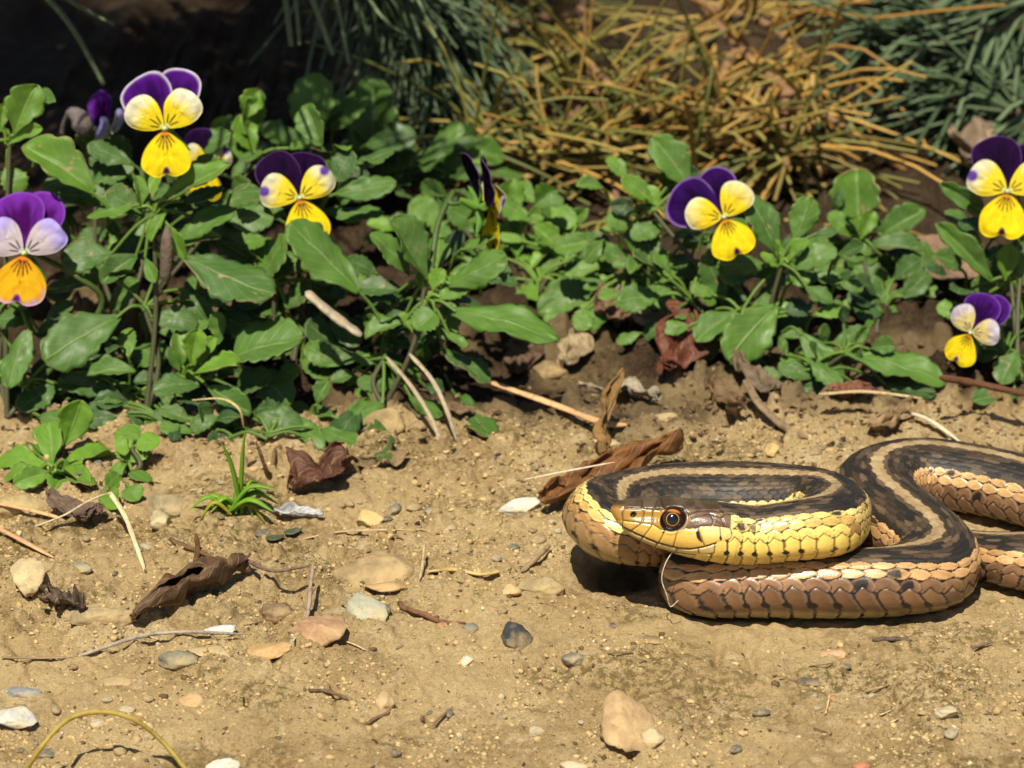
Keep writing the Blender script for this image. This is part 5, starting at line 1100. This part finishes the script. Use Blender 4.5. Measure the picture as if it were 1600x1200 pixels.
def bough(name, label, twigs, nn, ln, w, cols, cat, barkc=(.20, .12, .07), rad=.16, **kw):
    loc = np.asarray(twigs[0][0], float); root = empty(name, loc); tag(root, label, cat)
    mb = MB(); nb_ = MB()
    for i, tw in enumerate(twigs):
        P = spline(np.array(tw), 26); add_tube(mb, P, np.linspace(rad, rad*.55, 26), 8, barkc)
        needles(nb_, P[3:], nn if np.isscalar(nn) else nn[i], ln, w, cols if not isinstance(cols[0], list) else cols[i], seed=i+len(name)*3, **kw)
    add_obj('branch', mb.data('branch', M_TWIG, loc), root)
    o = add_obj('needles', nb_.data('needles', M_NEEDLE, loc), root); o['kind'] = 'stuff'
    return root
OLV = [(.18, .175, .038), (.25, .225, .05), (.12, .135, .03), (.32, .255, .06)]; STRW = [(.46, .27, .06), (.50, .32, .085), (.35, .18, .035), (.42, .28, .07), (.27, .20, .05)]
MIX_ = OLV+OLV+STRW[:3]; BLG = [(.085, .135, .062), (.125, .185, .09), (.065, .105, .045), (.16, .215, .11)]
A_ = lambda px, row, y: Wy(px, row, y)
bough('dry_pine_bough', 'fallen pine bough with olive and straw-coloured dry needles behind the violas',
      [[A_(905, -40, 23), A_(915, 60, 19.5), A_(930, 150, 16), A_(950, 240, 12.5), A_(965, 320, 9.5)], [A_(915, 60, 19.5), A_(850, 110, 17), A_(790, 160, 14), A_(740, 225, 11)], [A_(930, 130, 16.5), A_(880, 200, 14), A_(850, 260, 11)],
       [A_(925, 110, 17), A_(1000, 170, 15), A_(1060, 240, 12.5), A_(1090, 290, 10.5)], [A_(905, 20, 21), A_(800, 40, 18), A_(720, 90, 15)]],
      [85, 80, 80, 80, 75], 4.3, .18, [MIX_, OLV, MIX_, STRW+OLV, OLV+STRW[:1]], 'pine bough', (.24, .14, .075), .18, spread=.95, droop=.25)
bough('dry_pine_bough', 'straw-yellow dry pine bough pointing at the tan upright dead leaf',
      [[A_(1080, -20, 21), A_(1150, 70, 17.5), A_(1230, 140, 14.5), A_(1320, 200, 12.5)], [A_(1150, 70, 17.5), A_(1120, 150, 15), A_(1130, 220, 12.5)], [A_(1230, 140, 14.5), A_(1220, 210, 13), A_(1230, 260, 11.5)], [A_(1100, 10, 20), A_(1200, 40, 17.5), A_(1270, 100, 16)]],
      [75, 60, 55, 55], 4.2, .18, [STRW, STRW+OLV, STRW+OLV[:2], STRW], 'pine bough', (.26, .15, .075), .16, spread=.85, droop=.28)
bough('living_pine_bough', 'blue-green living pine bough hanging over the tan upright dead leaf',
      [[A_(1680, -60, 19), A_(1600, 20, 17.5), A_(1520, 60, 16.5), A_(1430, 70, 16)], [A_(1700, 60, 18), A_(1610, 120, 16.5), A_(1520, 140, 16)], [A_(1640, -80, 20), A_(1540, -30, 18.5), A_(1450, -10, 18), A_(1390, 10, 17.5)], [A_(1700, 150, 16), A_(1630, 180, 15), A_(1560, 170, 15)]],
      [110, 100, 110, 80], 3.8, .18, BLG, 'pine bough', (.16, .10, .06), .16, spread=.75, droop=.22, fwd=.9)
bough('living_pine_bough', 'dark green living pine bough hanging beside the fallen dry bough',
      [[A_(560, -140, 17), A_(600, -70, 15.5), A_(640, -10, 14.5), A_(660, 60, 14)], [A_(700, -110, 17), A_(700, -20, 15.5), A_(700, 60, 15), A_(690, 130, 14.5)], [A_(540, -120, 15), A_(560, -60, 13.5)]],
      [180, 180, 46], 3.4, .13, BLG, 'pine bough', (.10, .07, .045), .14, spread=.7, droop=.35, fwd=.9)
# overhanging boughs above the picture: the shade behind the violas comes from them, a few needles hang into view
ovr = []
rr_ = random.Random(3)
for i in range(30):
    x = rr_.uniform(-24, -3.2); y = rr_.uniform(2.5, 26); z = rr_.uniform(18, 25)
    ovr.append([np.array([x-1, y+6, z+1.5]), np.array([x, y+3, z+.8]), np.array([x+rr_.uniform(-1, 1), y, z]), np.array([x+rr_.uniform(-1.5, 1.5), y-3, z-.6])])
tree = bough('pine_tree', 'pine tree standing in the dark hollow, a few long needles drooping in front', ovr, [240]*len(ovr), 4.2, .15, BLG, 'tree', (.10, .07, .045), .22, spread=.9, droop=.22, fwd=.5, seg=4, k=3)
tl = np.array(ovr[0][0]); mb = MB()
for (x0, y0, x1, y1, x2, y2, w) in ((40, -40, 110, 40, 162, 132, 13), (70, -25, 120, 8, 178, 38, 10), (438, -60, 446, 0, 455, 72, 13), (452, -60, 462, 0, 468, 70, 9), (462, -60, 488, 0, 520, 86, 12), (505, -60, 530, 20, 545, 100, 9), (560, -30, 600, 30, 640, 60, 9)):
    P = spline(np.array([A_(x0, y0, 8.6), A_(x1, y1, 8.0), A_(x2, y2, 7.6)]), 14); add_tube(mb, P, w/ppc(P[5])/2*np.linspace(1, .7, 14), 6, np.array((.15, .195, .085))*rr_.uniform(.8, 1.15), .6)
for (x0, x1, yy) in ((-60, 110, 8.8), (420, 620, 8.8)):
    P = spline(np.array([A_(x0, -75, yy+2), A_((x0+x1)/2, -55, yy), A_(x1, -58, yy)]), 14); add_tube(mb, P, .16, 8, (.10, .07, .045))
add_obj('drooping_needles', mb.data('drooping_needles', M_NEEDLE, tl), tree)
def trunk(P, r0, r1, c):
    P = spline(np.array(P), 40); t = np.linspace(0, 1, 40); mb = MB(); add_tube(mb, P, np.linspace(r0, r1, 40)*(1+.1*vn(t*11, t*0, seed=4)), 20, c)
    add_obj('trunk', mb.data('trunk', M_TWIG, tl), tree)
trunk([np.array([-10.5, 41, -1]), np.array([-10.3, 41, 12]), np.array([-9.5, 40, 32])], 1.7, 1.3, (.13, .085, .05))
trunk([np.array([-5.0, 36, -1]), np.array([-4.6, 35, 10]), np.array([-5.2, 33, 27])], .8, .6, (.07, .045, .028))
trunk([np.array([9.0, 34, -1]), np.array([9.6, 33, 10]), np.array([9.2, 32, 27])], 1.1, .8, (.07, .045, .028))
dead_leaf((1505, 290), (1498, 165), 62, (.42, .31, .21), 'tan upright dead leaf by the pine', fold=.25, lift=(.1, 2.2), seed=61, crum=.12, up=(0, -1, .3))
dead_leaf((720, 235), (655, 238), 26, (.46, .27, .13), 'long brown leaf curled beneath the fallen bough', fold=.6, lift=(.6, 1.0), seed=63, crum=.12)
dead_leaf((1500, 400), (1420, 470), 120, (.36, .23, .14), 'broad dull brown dead leaf lying between two violas', fold=.15, lift=(.1, .1), seed=65, crum=.12)
